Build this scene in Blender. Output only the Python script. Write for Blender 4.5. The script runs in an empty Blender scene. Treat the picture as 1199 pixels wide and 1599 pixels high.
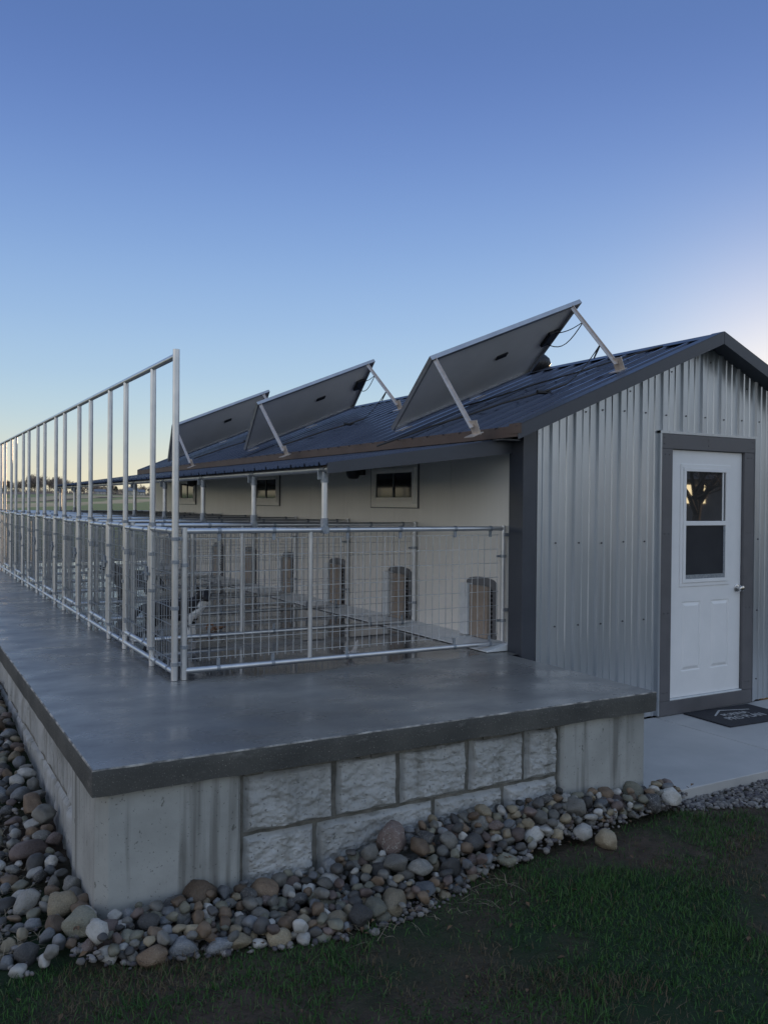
import bpy, math, random
import numpy as np
from mathutils import Vector, Matrix, noise as mnoise
R = math.radians
C = bpy.context.scene.collection

# ------------------------------------------------------------------ camera
cam_data = bpy.data.cameras.new('camera'); cam = bpy.data.objects.new('camera', cam_data); C.objects.link(cam)
cr = Vector((0.8690504, -0.49465024, 0.00851746)); cu = Vector((-0.002509, 0.01280963, 0.99991481)); cf = Vector((0.49471721, 0.86899773, -0.00989114))
cam.matrix_world = Matrix(((cr.x, cu.x, -cf.x, -0.70495644), (cr.y, cu.y, -cf.y, -3.59247185), (cr.z, cu.z, -cf.z, 1.08555782), (0, 0, 0, 1)))
cam_data.sensor_fit = 'VERTICAL'; cam_data.sensor_height = 24.0; cam_data.sensor_width = 18.0
cam_data.lens = 1350.26 / 1599 * 24.0
cam_data.clip_start = 0.05; cam_data.clip_end = 5000
bpy.context.scene.camera = cam

# ------------------------------------------------------------------ light
SUN_AZ, SUN_EL = R(56), R(5.0)          # azimuth from +Y towards +X
world = bpy.data.worlds.new('World'); bpy.context.scene.world = world; world.use_nodes = True
wn = world.node_tree; bg = wn.nodes['Background']
sky = wn.nodes.new('ShaderNodeTexSky'); sky.sky_type = 'NISHITA'; sky.sun_disc = False
sky.sun_elevation = SUN_EL; sky.sun_rotation = SUN_AZ
sky.altitude = 200; sky.air_density = 1.0; sky.dust_density = 0.6; sky.ozone_density = 3.0
tcw = wn.nodes.new('ShaderNodeTexCoord'); spw = wn.nodes.new('ShaderNodeSeparateXYZ'); wn.links.new(tcw.outputs['Generated'], spw.inputs[0])
rw = wn.nodes.new('ShaderNodeValToRGB'); wn.links.new(spw.outputs[2], rw.inputs[0]); rw.color_ramp.interpolation = 'B_SPLINE'
SKYR = [(0, (.86, .78, .56)), (.03, (.80, .76, .60)), (.065, (.62, .70, .68)), (.10, (.51, .66, .75)), (.14, (.42, .59, .77)), (.20, (.335, .505, .77)), (.28, (.235, .385, .70)), (.37, (.155, .266, .595)), (.47, (.098, .176, .45)), (.60, (.10, .19, .41)), (1, (.21, .33, .58))]
ew = rw.color_ramp.elements; ew[0].position = 0; ew[0].color = (*SKYR[0][1], 1); ew[1].position = 1; ew[1].color = (*SKYR[-1][1], 1)
for ps_, cc_ in SKYR[1:-1]:
    q_ = ew.new(ps_); q_.color = (*cc_, 1)
def vmul(a, k):
    n_ = wn.nodes.new('ShaderNodeVectorMath'); n_.operation = 'SCALE'; wn.links.new(a, n_.inputs[0]); n_.inputs['Scale'].default_value = k; return n_.outputs[0]
addw = wn.nodes.new('ShaderNodeVectorMath'); addw.operation = 'ADD'
rc = wn.nodes.new('ShaderNodeValToRGB'); wn.links.new(spw.outputs[2], rc.inputs[0]); rc.color_ramp.interpolation = 'B_SPLINE'
CO = [(0, (.70, .72, .74)), (.06, (.84, .86, .89)), (.16, (.90, .98, 1.08)), (.30, (.70, .81, 1.0)), (.5, (.46, .59, .82)), (1, (.26, .38, .62))]
ec = rc.color_ramp.elements; ec[0].position = 0; ec[0].color = (*CO[0][1], 1); ec[1].position = 1; ec[1].color = (*CO[-1][1], 1)
for ps_, cc_ in CO[1:-1]:
    q_ = ec.new(ps_); q_.color = (*cc_, 1)
mrw = wn.nodes.new('ShaderNodeMapRange'); mrw.interpolation_type = 'SMOOTHSTEP'; wn.links.new(spw.outputs[1], mrw.inputs[0]); mrw.inputs[1].default_value = .35; mrw.inputs[2].default_value = -.55
mxw = wn.nodes.new('ShaderNodeMix'); mxw.data_type = 'RGBA'; wn.links.new(mrw.outputs[0], mxw.inputs[0]); wn.links.new(rw.outputs[0], mxw.inputs[6]); wn.links.new(rc.outputs[0], mxw.inputs[7])
wn.links.new(vmul(mxw.outputs[2], .93 / .15), addw.inputs[0]); wn.links.new(vmul(sky.outputs[0], .12), addw.inputs[1])
def lobe(src, d, power, col):
    d = Vector(d).normalized(); n1 = wn.nodes.new('ShaderNodeVectorMath'); n1.operation = 'DOT_PRODUCT'; wn.links.new(tcw.outputs['Generated'], n1.inputs[0]); n1.inputs[1].default_value = d
    n2_ = wn.nodes.new('ShaderNodeMath'); n2_.operation = 'MAXIMUM'; wn.links.new(n1.outputs['Value'], n2_.inputs[0]); n2_.inputs[1].default_value = 0
    n3 = wn.nodes.new('ShaderNodeMath'); n3.operation = 'POWER'; wn.links.new(n2_.outputs[0], n3.inputs[0]); n3.inputs[1].default_value = power
    n4 = wn.nodes.new('ShaderNodeVectorMath'); n4.operation = 'SCALE'; n4.inputs[0].default_value = col; wn.links.new(n3.outputs[0], n4.inputs['Scale'])
    n5 = wn.nodes.new('ShaderNodeVectorMath'); n5.operation = 'ADD'; wn.links.new(src, n5.inputs[0]); wn.links.new(n4.outputs[0], n5.inputs[1]); return n5.outputs[0]
o_ = lobe(addw.outputs[0], (math.sin(SUN_AZ), math.cos(SUN_AZ), .07), 85, (3.8, 2.1, .7))      # glow round the sun
o_ = lobe(o_, (-1, .28, .06), 5, (5.4, 4.2, 2.9))                                               # warm band low in the sky on the left
wn.links.new(o_, bg.inputs[0]); bg.inputs[1].default_value = 0.15
sd = bpy.data.lights.new('sun', 'SUN'); sd.energy = 2.0; sd.angle = R(0.5); sd.color = (1.0, 0.66, 0.38)
sun = bpy.data.objects.new('sun', sd); C.objects.link(sun)
sv = Vector((math.sin(SUN_AZ) * math.cos(SUN_EL), math.cos(SUN_AZ) * math.cos(SUN_EL), math.sin(SUN_EL)))
sun.rotation_euler = sv.to_track_quat('Z', 'Y').to_euler(); sun.location = sv * 50
vs = bpy.context.scene.view_settings
vs.view_transform = 'Standard'; vs.look = 'None'; vs.exposure = 0.0; vs.gamma = 1.0; vs.use_curve_mapping = False

# ------------------------------------------------------------------ helpers
def tag(o, label=None, cat=None, group=None, kind=None):
    if label: o['label'] = label
    if cat: o['category'] = cat
    if group: o['group'] = group
    if kind: o['kind'] = kind
    return o
def empty(name, loc, label=None, cat=None, group=None):
    o = bpy.data.objects.new(name, None); o.empty_display_size = .1
    o.location = loc; C.objects.link(o); return tag(o, label, cat, group)
def wloc(o):
    v = Vector((0, 0, 0))
    while o is not None: v += o.location; o = o.parent
    return v
def children(o): return [c for c in C.objects if c.parent == o]
def copy_tree(o, parent=None):
    c = o.copy(); C.objects.link(c); c.parent = parent
    for ch in KIDS.get(o.name, []): copy_tree(bpy.data.objects[ch], c)
    return c
KIDS = {}
class MB:
    def __init__(s): s.v = []; s.f = []; s.m = []; s.cm = 0
    def add(s, vs_, fs_):
        b = len(s.v); s.v += [tuple(p) for p in vs_]; s.f += [tuple(b + i for i in f) for f in fs_]; s.m += [s.cm] * len(fs_)
    def box(s, x0, x1, y0, y1, z0, z1):
        s.add([(x0, y0, z0), (x1, y0, z0), (x1, y1, z0), (x0, y1, z0), (x0, y0, z1), (x1, y0, z1), (x1, y1, z1), (x0, y1, z1)],
              [(0, 3, 2, 1), (4, 5, 6, 7), (0, 1, 5, 4), (1, 2, 6, 5), (2, 3, 7, 6), (3, 0, 4, 7)]); return s
    def obox(s, c, X, Y, Z):   # centre and three half-axis vectors
        c, X, Y, Z = Vector(c), Vector(X), Vector(Y), Vector(Z)
        P = [c + a * X + b * Y + d * Z for d in (-1, 1) for a, b in ((-1, -1), (1, -1), (1, 1), (-1, 1))]
        s.add(P, [(0, 3, 2, 1), (4, 5, 6, 7), (0, 1, 5, 4), (1, 2, 6, 5), (2, 3, 7, 6), (3, 0, 4, 7)]); return s
    def bar(s, p, q, w, h, up=(0, 0, 1)):
        p, q = Vector(p), Vector(q); d = (q - p); L = d.length; d.normalize(); sd_ = d.cross(Vector(up)).normalized(); u = sd_.cross(d)
        return s.obox((p + q) / 2, d * L / 2, sd_ * w / 2, u * h / 2)
    def tube(s, pts, r, n=10, cap=True):
        pts = [Vector(p) for p in pts]; rs = r if isinstance(r, (list, tuple)) else [r] * len(pts)
        b = len(s.v); prev = None; base = []
        for i, p in enumerate(pts):
            d = (pts[min(i + 1, len(pts) - 1)] - pts[max(i - 1, 0)]).normalized()
            if prev is None:
                a = d.cross(Vector((0, 0, 1)))
                if a.length < 1e-3: a = Vector((1, 0, 0))
                a.normalize()
            else:
                a = (prev - d * prev.dot(d)).normalized()
            prev = a; c = d.cross(a)
            for k in range(n):
                t = 2 * math.pi * (k + .5) / n; base.append(tuple(p + (a * math.cos(t) + c * math.sin(t)) * rs[i]))
        fs = []
        for i in range(len(pts) - 1):
            for k in range(n): k2 = (k + 1) % n; fs.append((i * n + k, i * n + k2, (i + 1) * n + k2, (i + 1) * n + k))
        if cap: fs.append(tuple(range(n))[::-1]); fs.append(tuple((len(pts) - 1) * n + k for k in range(n)))
        s.add(base, fs); return s
    def prism(s, poly, axis, a, b):   # poly of 2-D points, extruded along axis from a to b
        def P(p, t): return {'x': (t, p[0], p[1]), 'y': (p[0], t, p[1]), 'z': (p[0], p[1], t)}[axis]
        n = len(poly)
        s.add([P(p, a) for p in poly] + [P(p, b) for p in poly],
              [tuple(range(n)), tuple(range(n, 2 * n))[::-1]] + [(i, i + n, (i + 1) % n + n, (i + 1) % n) for i in range(n)]); return s
    def build(s, name, mat, parent=None, smooth=False, origin=None, bevel=0):
        off = wloc(parent) if parent else Vector(origin or (0, 0, 0))
        me = bpy.data.meshes.new(name); me.from_pydata([tuple(Vector(p) - off) for p in s.v], [], s.f)
        for m_ in (mat if isinstance(mat, (list, tuple)) else [mat]): me.materials.append(m_)
        if any(s.m): me.polygons.foreach_set('material_index', s.m)
        if not OKN.get(0): pass
        import bmesh
        bm = bmesh.new(); bm.from_mesh(me); bmesh.ops.recalc_face_normals(bm, faces=bm.faces) if s.fixn else None; bm.to_mesh(me); bm.free()
        o = bpy.data.objects.new(name, me); C.objects.link(o)
        if parent: o.parent = parent; KIDS.setdefault(parent.name, []).append(o.name)
        else: o.location = off
        if smooth:
            me.polygons.foreach_set('use_smooth', [True] * len(me.polygons))
            try: me.set_sharp_from_angle(angle=R(40))
            except Exception: pass
        if bevel:
            b = o.modifiers.new('bevel', 'BEVEL'); b.width = bevel; b.segments = 2; b.limit_method = 'ANGLE'
        return o
    fixn = True
OKN = {}
def kid(o, parent):
    o.parent = parent; KIDS.setdefault(parent.name, []).append(o.name); return o

def mat(name, col, rough=.5, metal=0.0, col2=None, sc=6, detail=6, bump=0, bsc=60, bdist=.002, spec=.5, rvar=0, coat=0, stretch=(1, 1, 1), ior=None, lo=.35, hi=.65, world_pos=False, alpha=None):
    m = bpy.data.materials.new(name); m.use_nodes = True; t = m.node_tree; N = t.nodes; L = t.links; p = N['Principled BSDF']
    p.inputs['Roughness'].default_value = rough; p.inputs['Metallic'].default_value = metal
    p.inputs['Specular IOR Level'].default_value = spec; p.inputs['Coat Weight'].default_value = coat
    if ior: p.inputs['IOR'].default_value = ior
    p.inputs['Base Color'].default_value = (*col, 1)
    if world_pos:
        src = N.new('ShaderNodeNewGeometry').outputs['Position']
    else:
        src = N.new('ShaderNodeTexCoord').outputs['Object']
    mp = N.new('ShaderNodeMapping'); mp.inputs['Scale'].default_value = stretch; L.new(src, mp.inputs[0])
    if col2 or rvar:
        nz = N.new('ShaderNodeTexNoise'); nz.inputs['Scale'].default_value = sc; nz.inputs['Detail'].default_value = detail; nz.inputs['Roughness'].default_value = .6
        L.new(mp.outputs[0], nz.inputs[0])
        mr = N.new('ShaderNodeMapRange'); mr.inputs[1].default_value = lo; mr.inputs[2].default_value = hi; L.new(nz.outputs[0], mr.inputs[0])
        if col2:
            mx = N.new('ShaderNodeMix'); mx.data_type = 'RGBA'; mx.inputs[6].default_value = (*col, 1); mx.inputs[7].default_value = (*col2, 1)
            L.new(mr.outputs[0], mx.inputs[0]); L.new(mx.outputs[2], p.inputs['Base Color'])
        if rvar:
            r2 = N.new('ShaderNodeMapRange'); r2.inputs[1].default_value = .3; r2.inputs[2].default_value = .7
            r2.inputs[3].default_value = max(rough - rvar, .02); r2.inputs[4].default_value = rough + rvar
            L.new(nz.outputs[0], r2.inputs[0]); L.new(r2.outputs[0], p.inputs['Roughness'])
    if bump:
        nb = N.new('ShaderNodeTexNoise'); nb.inputs['Scale'].default_value = bsc; nb.inputs['Detail'].default_value = 5
        L.new(mp.outputs[0], nb.inputs[0])
        bp = N.new('ShaderNodeBump'); bp.inputs['Strength'].default_value = bump; bp.inputs['Distance'].default_value = bdist
        L.new(nb.outputs[0], bp.inputs['Height']); L.new(bp.outputs[0], p.inputs['Normal'])
    return m
def node_mix(t, fac, a, b):
    mx = t.nodes.new('ShaderNodeMix'); mx.data_type = 'RGBA'
    for i, v in ((0, fac), (6, a), (7, b)):
        if hasattr(v, 'links') or hasattr(v, 'is_linked'): t.links.new(v, mx.inputs[i])
        elif i == 0: mx.inputs[0].default_value = v
        else: mx.inputs[i].default_value = (*v, 1)
    return mx.outputs[2]
def node_noise(t, vec, scale, detail=5, lo=None, hi=None, rough=.55):
    n = t.nodes.new('ShaderNodeTexNoise'); n.inputs['Scale'].default_value = scale; n.inputs['Detail'].default_value = detail; n.inputs['Roughness'].default_value = rough
    t.links.new(vec, n.inputs[0])
    if lo is None: return n.outputs[0]
    m = t.nodes.new('ShaderNodeMapRange'); m.inputs[1].default_value = lo; m.inputs[2].default_value = hi; t.links.new(n.outputs[0], m.inputs[0]); return m.outputs[0]
def node_math(t, op, a, b=None, clamp=False):
    n = t.nodes.new('ShaderNodeMath'); n.operation = op; n.use_clamp = clamp
    for i, v in ((0, a), (1, b)):
        if v is None: continue
        if isinstance(v, (int, float)): n.inputs[i].default_value = v
        else: t.links.new(v, n.inputs[i])
    return n.outputs[0]
def node_range(t, v, a, b, c=0, d=1):
    m = t.nodes.new('ShaderNodeMapRange'); t.links.new(v, m.inputs[0])
    for i, x in enumerate((a, b, c, d)): m.inputs[i + 1].default_value = x
    return m.outputs[0]
def new_mat(name):
    m = bpy.data.materials.new(name); m.use_nodes = True; t = m.node_tree
    return m, t, t.nodes['Principled BSDF']
def node_map(t, vec, scale):
    n = t.nodes.new('ShaderNodeMapping'); n.inputs['Scale'].default_value = scale; t.links.new(vec, n.inputs[0]); return n.outputs[0]

# ------------------------------------------------------------------ materials
M = {}
M['galv'] = mat('galvanised', (.54, .56, .58), .36, .8, (.64, .65, .66), 9, 2)
M['galvd'] = mat('galvanised_dull', (.22, .25, .29), .5, .6, (.34, .37, .40), 60, 3, .2, 150, .0006)
M['wire_lit'] = mat('galvanised_wire_lit', (.42, .45, .48), .36, .7, (.54, .57, .60), 30, 2)  # front panel mesh: same wire, lighter colour paints in the light on it
M['wire'] = mat('galvanised_wire_shaded', (.24, .27, .31), .40, .7, (.34, .37, .40), 30, 2)  # dividers, gates and side mesh: shade painted in as a darker colour
M['charcoal'] = mat('charcoal_metal', (.040, .047, .062), .40, .1, (.055, .062, .078), 3, 4, .05, 20, .002, rvar=.08)
M['bronze'] = mat('bronze_fascia', (.085, .058, .045), .6, 0, (.105, .075, .06), 5, 4, spec=.3)
M['roof'] = mat('roof_metal', (.045, .055, .085), .18, .35, (.065, .078, .115), 1.5, 5, .06, 3, .004, rvar=.05)
M['screw'] = mat('screw_metal', (.12, .12, .13), .4, .6)
M['frame'] = mat('door_frame_paint', (.100, .100, .108), .45, .1, (.118, .116, .124), 6, 4, rvar=.08)
M['whitedoor'] = mat('white_door_paint', (.78, .78, .78), .38, 0, (.73, .735, .735), 4, 5, .03, 30, .001, rvar=.05)
M['glass'] = mat('dark_glass', (.012, .014, .018), .02, 0, spec=.9, ior=2.3)
M['doorglass'] = mat('door_glass', (.20, .215, .23), .015, .9)
M['screen'] = mat('insect_screen', (.018, .022, .03), .35, 0, (.03, .034, .042), 3, 3, spec=.25)
M['glassd'] = mat('screened_glass', (.012, .014, .018), .06, 0, spec=.35)
M['steel'] = mat('polished_steel', (.6, .6, .6), .16, 1)
M['beige'] = mat('beige_window_vinyl', (.92, .89, .81), .4, 0, (.88, .85, .77), 5, 3)
M['aluminium'] = mat('brace_aluminium', (.62, .55, .48), .42, .45, (.50, .45, .40), 20, 3)
M['pframe'] = mat('panel_frame', (.42, .43, .45), .35, .8, (.5, .51, .52), 9, 3)
M['pback'] = mat('panel_backsheet', (.78, .78, .78), .40, 0, (.84, .84, .84), 3, 4)
M['pfront'] = mat('panel_cells', (.01, .014, .03), .08, 0, ior=1.5)
M['black'] = mat('black_plastic', (.012, .012, .014), .4, 0)
M['blackcable'] = mat('cable_rubber', (.02, .02, .022), .5, 0)
M['flap'] = mat('dog_door_flap', (.33, .27, .22), .35, 0, (.27, .22, .175), 6, 4, rvar=.1)
M['ddframe'] = mat('dog_door_frame', (.13, .135, .145), .45, 0)
M['white_strip'] = mat('pale_aluminium', (.72, .75, .76), .4, .1, (.62, .66, .68), 12, 4)
M['mat'] = mat('rubber_mat', (.012, .013, .018), .75, 0, (.02, .021, .027), 60, 3, .5, 300, .002)
M['matprint'] = mat('mat_print', (.42, .43, .43), .7, 0, (.12, .12, .13), 40, 4, lo=.45, hi=.7)
M['mortar'] = mat('mortar', (.19, .185, .165), .9, 0, (.08, .08, .07), 12, 6, .8, 60, .006)

# concrete slab top: damp, troweled, blotchy
m, t, p = new_mat('slab_concrete'); pos = t.nodes.new('ShaderNodeNewGeometry').outputs['Position']
big = node_noise(t, pos, 0.8, 6, .40, .62); mid = node_noise(t, node_map(t, pos, (1, 1.5, 1)), 2.6, 7, .38, .66); fine = node_noise(t, pos, 55, 4, .3, .7)
c1 = node_mix(t, big, (.12, .12, .114), (.27, .268, .245)); c2 = node_mix(t, node_math(t, 'MULTIPLY', mid, .5), c1, (.09, .092, .09))
c3 = node_mix(t, node_math(t, 'MULTIPLY', fine, .22), c2, (.32, .31, .29))
sep = t.nodes.new('ShaderNodeSeparateXYZ'); t.links.new(pos, sep.inputs[0])
wx = node_noise(t, pos, 2.2, 5)                       # wet kennel floor with a ragged edge
wy = node_math(t, 'ADD', sep.outputs[1], node_math(t, 'MULTIPLY', wx, .55))
wet1 = node_range(t, wy, 1.72, 1.80); wet2 = node_range(t, node_math(t, 'ADD', sep.outputs[0], node_math(t, 'MULTIPLY', wx, .2)), .86, .96)
wet = node_math(t, 'MULTIPLY', wet1, wet2)
pud = node_noise(t, pos, 1.3, 4, .42, .50)
wetp = node_math(t, 'MULTIPLY', wet, node_math(t, 'ADD', node_math(t, 'MULTIPLY', pud, .6), .4))
c4 = node_mix(t, node_math(t, 'MULTIPLY', wetp, .8), c3, (.060, .058, .058))
vor = t.nodes.new('ShaderNodeTexVoronoi'); vor.feature = 'DISTANCE_TO_EDGE'; vor.inputs['Scale'].default_value = .42
wv = t.nodes.new('ShaderNodeVectorMath'); wv.operation = 'MULTIPLY_ADD'; nn_ = t.nodes.new('ShaderNodeTexNoise'); nn_.inputs['Scale'].default_value = 3.5; nn_.inputs['Detail'].default_value = 6; t.links.new(pos, nn_.inputs[0])
t.links.new(nn_.outputs['Color'], wv.inputs[0]); wv.inputs[1].default_value = (.35, .35, 0); t.links.new(pos, wv.inputs[2]); t.links.new(wv.outputs[0], vor.inputs['Vector'])
crk = node_math(t, 'MULTIPLY', node_range(t, vor.outputs['Distance'], .0022, .0008), node_noise(t, pos, .9, 2, .50, .56))
c4 = node_mix(t, node_math(t, 'MULTIPLY', crk, .12), c4, (.035, .035, .035))
scf = node_noise(t, node_map(t, pos, (.7, 9, 1)), 2.4, 5, .63, .70)
c4 = node_mix(t, node_math(t, 'MULTIPLY', scf, .45), c4, (.07, .07, .07))
t.links.new(c4, p.inputs['Base Color'])
rr = node_math(t, 'ADD', node_range(t, mid, 0, 1, .20, .42), node_math(t, 'MULTIPLY', big, .06))
r2 = node_math(t, 'SUBTRACT', rr, node_math(t, 'MULTIPLY', wetp, .26), True); t.links.new(r2, p.inputs['Roughness'])
p.inputs['Specular IOR Level'].default_value = .6
b1 = t.nodes.new('ShaderNodeBump'); b1.inputs['Strength'].default_value = .12; b1.inputs['Distance'].default_value = .004
t.links.new(node_math(t, 'ADD', node_noise(t, pos, 5, 4), node_math(t, 'MULTIPLY', node_noise(t, pos, 90, 3), .12)), b1.inputs['Height']); t.links.new(b1.outputs[0], p.inputs['Normal'])
M['slab'] = m
# slab edge: darker formed face with sandy specks
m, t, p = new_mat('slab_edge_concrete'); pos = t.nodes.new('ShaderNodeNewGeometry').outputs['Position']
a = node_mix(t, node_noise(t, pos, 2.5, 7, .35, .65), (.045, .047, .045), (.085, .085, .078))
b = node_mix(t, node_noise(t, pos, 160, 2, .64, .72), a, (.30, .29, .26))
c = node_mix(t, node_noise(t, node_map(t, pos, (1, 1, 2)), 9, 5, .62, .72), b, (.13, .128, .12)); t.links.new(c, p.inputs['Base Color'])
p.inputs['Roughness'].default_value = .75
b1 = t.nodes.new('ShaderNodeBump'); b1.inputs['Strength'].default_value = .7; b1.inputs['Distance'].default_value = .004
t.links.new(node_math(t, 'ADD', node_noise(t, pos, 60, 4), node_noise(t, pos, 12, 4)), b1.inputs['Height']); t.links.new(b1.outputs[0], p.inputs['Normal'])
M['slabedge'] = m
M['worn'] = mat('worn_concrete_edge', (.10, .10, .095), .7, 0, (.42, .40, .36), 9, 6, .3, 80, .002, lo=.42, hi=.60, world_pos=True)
# precast wall concrete with vertical water stains, pits
def wallconc(name, ca, cb, stain, streak, streaks=1.0, bump=.5):
    m, t, p = new_mat(name); pos = t.nodes.new('ShaderNodeNewGeometry').outputs['Position']
    a = node_mix(t, node_noise(t, pos, 4, 7, .3, .7), ca, cb)
    st = node_noise(t, node_map(t, pos, (4.6, 9, .28)), 1.7, 4, .52, .61)
    msk = node_noise(t, node_map(t, pos, (2.3, 2.3, .5)), 1.3, 3, .38, .52)
    a = node_mix(t, node_math(t, 'MULTIPLY', node_math(t, 'MULTIPLY', st, msk), streak), a, stain)
    a = node_mix(t, node_noise(t, pos, 1.7, 5, .5, .8), a, tuple(x * .72 for x in ca))
    pits = node_noise(t, pos, 75, 2, .66, .70); a = node_mix(t, node_math(t, 'MULTIPLY', pits, .6), a, (.08, .08, .075))
    sp = node_noise(t, node_map(t, pos, (1, 1, .6)), 22, 4, .69, .72); a = node_mix(t, node_math(t, 'MULTIPLY', sp, .7), a, (.07, .07, .06))
    t.links.new(a, p.inputs['Base Color']); p.inputs['Roughness'].default_value = .8
    b1 = t.nodes.new('ShaderNodeBump'); b1.inputs['Strength'].default_value = bump; b1.inputs['Distance'].default_value = .004
    t.links.new(node_math(t, 'ADD', node_noise(t, pos, 30, 6), node_math(t, 'MULTIPLY', pits, -.6)), b1.inputs['Height']); t.links.new(b1.outputs[0], p.inputs['Normal'])
    return m
M['pier'] = wallconc('pier_concrete', (.30, .31, .295), (.40, .41, .395), (.12, .12, .11), .85)
M['block'] = wallconc('rockface_concrete', (.29, .30, .295), (.42, .43, .425), (.17, .17, .15), .6, bump=.9)
# cream wall with faint panel seams
m, t, p = new_mat('cream_wall_panel'); pos = t.nodes.new('ShaderNodeNewGeometry').outputs['Position']
a = node_mix(t, node_noise(t, node_map(t, pos, (1, 1, .3)), 2.2, 6, .3, .7), (.83, .81, .755), (.76, .74, .69))
a = node_mix(t, node_noise(t, node_map(t, pos, (14, 14, .8)), 1.0, 3, .55, .75), a, (.84, .82, .77))
t.links.new(a, p.inputs['Base Color']); p.inputs['Roughness'].default_value = .34
M['cream'] = m
# gable metal
m, t, p = new_mat('grey_ribbed_metal'); pos = t.nodes.new('ShaderNodeNewGeometry').outputs['Position']
a = node_mix(t, node_noise(t, node_map(t, pos, (1, 1, .25)), 2.0, 6, .3, .7), (.44, .475, .51), (.53, .56, .59))
a = node_mix(t, node_math(t, 'MULTIPLY', node_noise(t, node_map(t, pos, (16, 16, .6)), 1.0, 4, .55, .7), .35), a, (.30, .31, .32))
t.links.new(a, p.inputs['Base Color']); p.inputs['Roughness'].default_value = .30; p.inputs['Metallic'].default_value = .62
b1 = t.nodes.new('ShaderNodeBump'); b1.inputs['Strength'].default_value = .25; b1.inputs['Distance'].default_value = .01
t.links.new(node_noise(t, pos, 2.2, 2), b1.inputs['Height']); t.links.new(b1.outputs[0], p.inputs['Normal'])
M['gable'] = m
# walkway
M['walk'] = mat('walkway_concrete', (.34, .345, .34), .55, 0, (.46, .455, .44), 1.6, 8, .4, 80, .002, rvar=.12, world_pos=True)

# ground: lawn soil near, fields far
m, t, p = new_mat('ground_soil'); pos = t.nodes.new('ShaderNodeNewGeometry').outputs['Position']
sep = t.nodes.new('ShaderNodeSeparateXYZ'); t.links.new(pos, sep.inputs[0])
soil = node_mix(t, node_noise(t, pos, 9, 8, .3, .7), (.040, .030, .022), (.085, .064, .048))
soil = node_mix(t, node_noise(t, pos, 1.1, 6, .40, .56), soil, (.020, .036, .016))
soil = node_mix(t, node_noise(t, pos, 120, 3, .6, .75), soil, (.09, .075, .05))
warp = node_math(t, 'ADD', node_math(t, 'ADD', sep.outputs[1], node_math(t, 'MULTIPLY', sep.outputs[0], -1.6)), node_math(t, 'MULTIPLY', node_math(t, 'SUBTRACT', node_noise(t, pos, .012, 2), .5), 110))
rampv = node_range(t, warp, 60, 460)
rp = t.nodes.new('ShaderNodeValToRGB'); t.links.new(rampv, rp.inputs[0]); el = rp.color_ramp.elements
stops = [(0, (.20, .24, .10)), (.16, (.22, .27, .11)), (.17, (.50, .40, .24)), (.24, (.55, .45, .27)), (.25, (.20, .25, .10)), (.30, (.24, .30, .12)), (.31, (.07, .06, .05)), (.33, (.07, .06, .05)), (.34, (.46, .38, .24)), (.42, (.40, .34, .22)), (.43, (.20, .25, .11)),
         (.50, (.22, .27, .12)), (.51, (.13, .11, .10)), (.60, (.17, .15, .13)), (.61, (.25, .23, .19)), (.64, (.14, .125, .115)), (.76, (.17, .15, .13)), (.78, (.06, .055, .045)), (.80, (.26, .38, .13)), (1, (.30, .42, .15))]
el[0].position = 0; el[0].color = (*stops[0][1], 1); el[1].position = 1; el[1].color = (*stops[-1][1], 1)
for ps, cc in stops[1:-1]:
    e = el.new(ps); e.color = (*cc, 1)
fld = node_mix(t, node_noise(t, node_map(t, pos, (1, 3, 1)), .06, 8, .45, .85), rp.outputs[0], (.24, .20, .12))
dist = t.nodes.new('ShaderNodeVectorMath'); dist.operation = 'LENGTH'; t.links.new(pos, dist.inputs[0])
f = node_range(t, dist.outputs['Value'], 14, 60)
t.links.new(node_mix(t, f, soil, fld), p.inputs['Base Color']); p.inputs['Roughness'].default_value = .95; p.inputs['Specular IOR Level'].default_value = .2
b1 = t.nodes.new('ShaderNodeBump'); b1.inputs['Strength'].default_value = 1; b1.inputs['Distance'].default_value = .02
t.links.new(node_noise(t, pos, 30, 8), b1.inputs['Height']); t.links.new(b1.outputs[0], p.inputs['Normal'])
M['ground'] = m

# ------------------------------------------------------------------ setting: ground
def sm(a, b, x):
    x = min(max((x - a) / (b - a), 0), 1); return x * x * (3 - 2 * x)
def gz(x, y):
    z = -.68
    z += .23 * sm(0, 4.2, y) * (1 - sm(.0, 1.5, x)) + .05 * sm(4.2, 12, y)
    z += .012 * mnoise.noise(Vector((x * 1.3, y * 1.3, 0))) * (1 - sm(20, 60, math.hypot(x, y)))
    if y > 60:
        r_ = math.hypot(x, y)
        z += 5.6 * sm(110, 460, y) + .5 * mnoise.noise(Vector((x * .02, y * .012, 3))) * sm(110, 250, r_) - 3.0 * sm(480, 1400, y)
        z -= .9 * sm(40, 120, x) * sm(110, 400, y)
    return z
g = MB(); g.fixn = False
rs = [0.0]; r = .35
while r < 3500: rs.append(r); r *= 1.075
na = 120; pts = []
for i, r in enumerate(rs[1:]):
    for k in range(na):
        a = 2 * math.pi * k / na; x, y = 1 + r * math.sin(a), -1 + r * math.cos(a); pts.append((x, y, gz(x, y)))
pts.append((1, -1, gz(1, -1))); fs = []
for i in range(len(rs) - 2):
    for k in range(na): k2 = (k + 1) % na; fs.append((i * na + k, (i + 1) * na + k, (i + 1) * na + k2, i * na + k2))
for k in range(na): fs.append((len(pts) - 1, k, (k + 1) % na))
g.add(pts, fs); go = g.build('ground', M['ground'], smooth=True); tag(go, kind='structure')
for pl in go.data.polygons: pass

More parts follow.
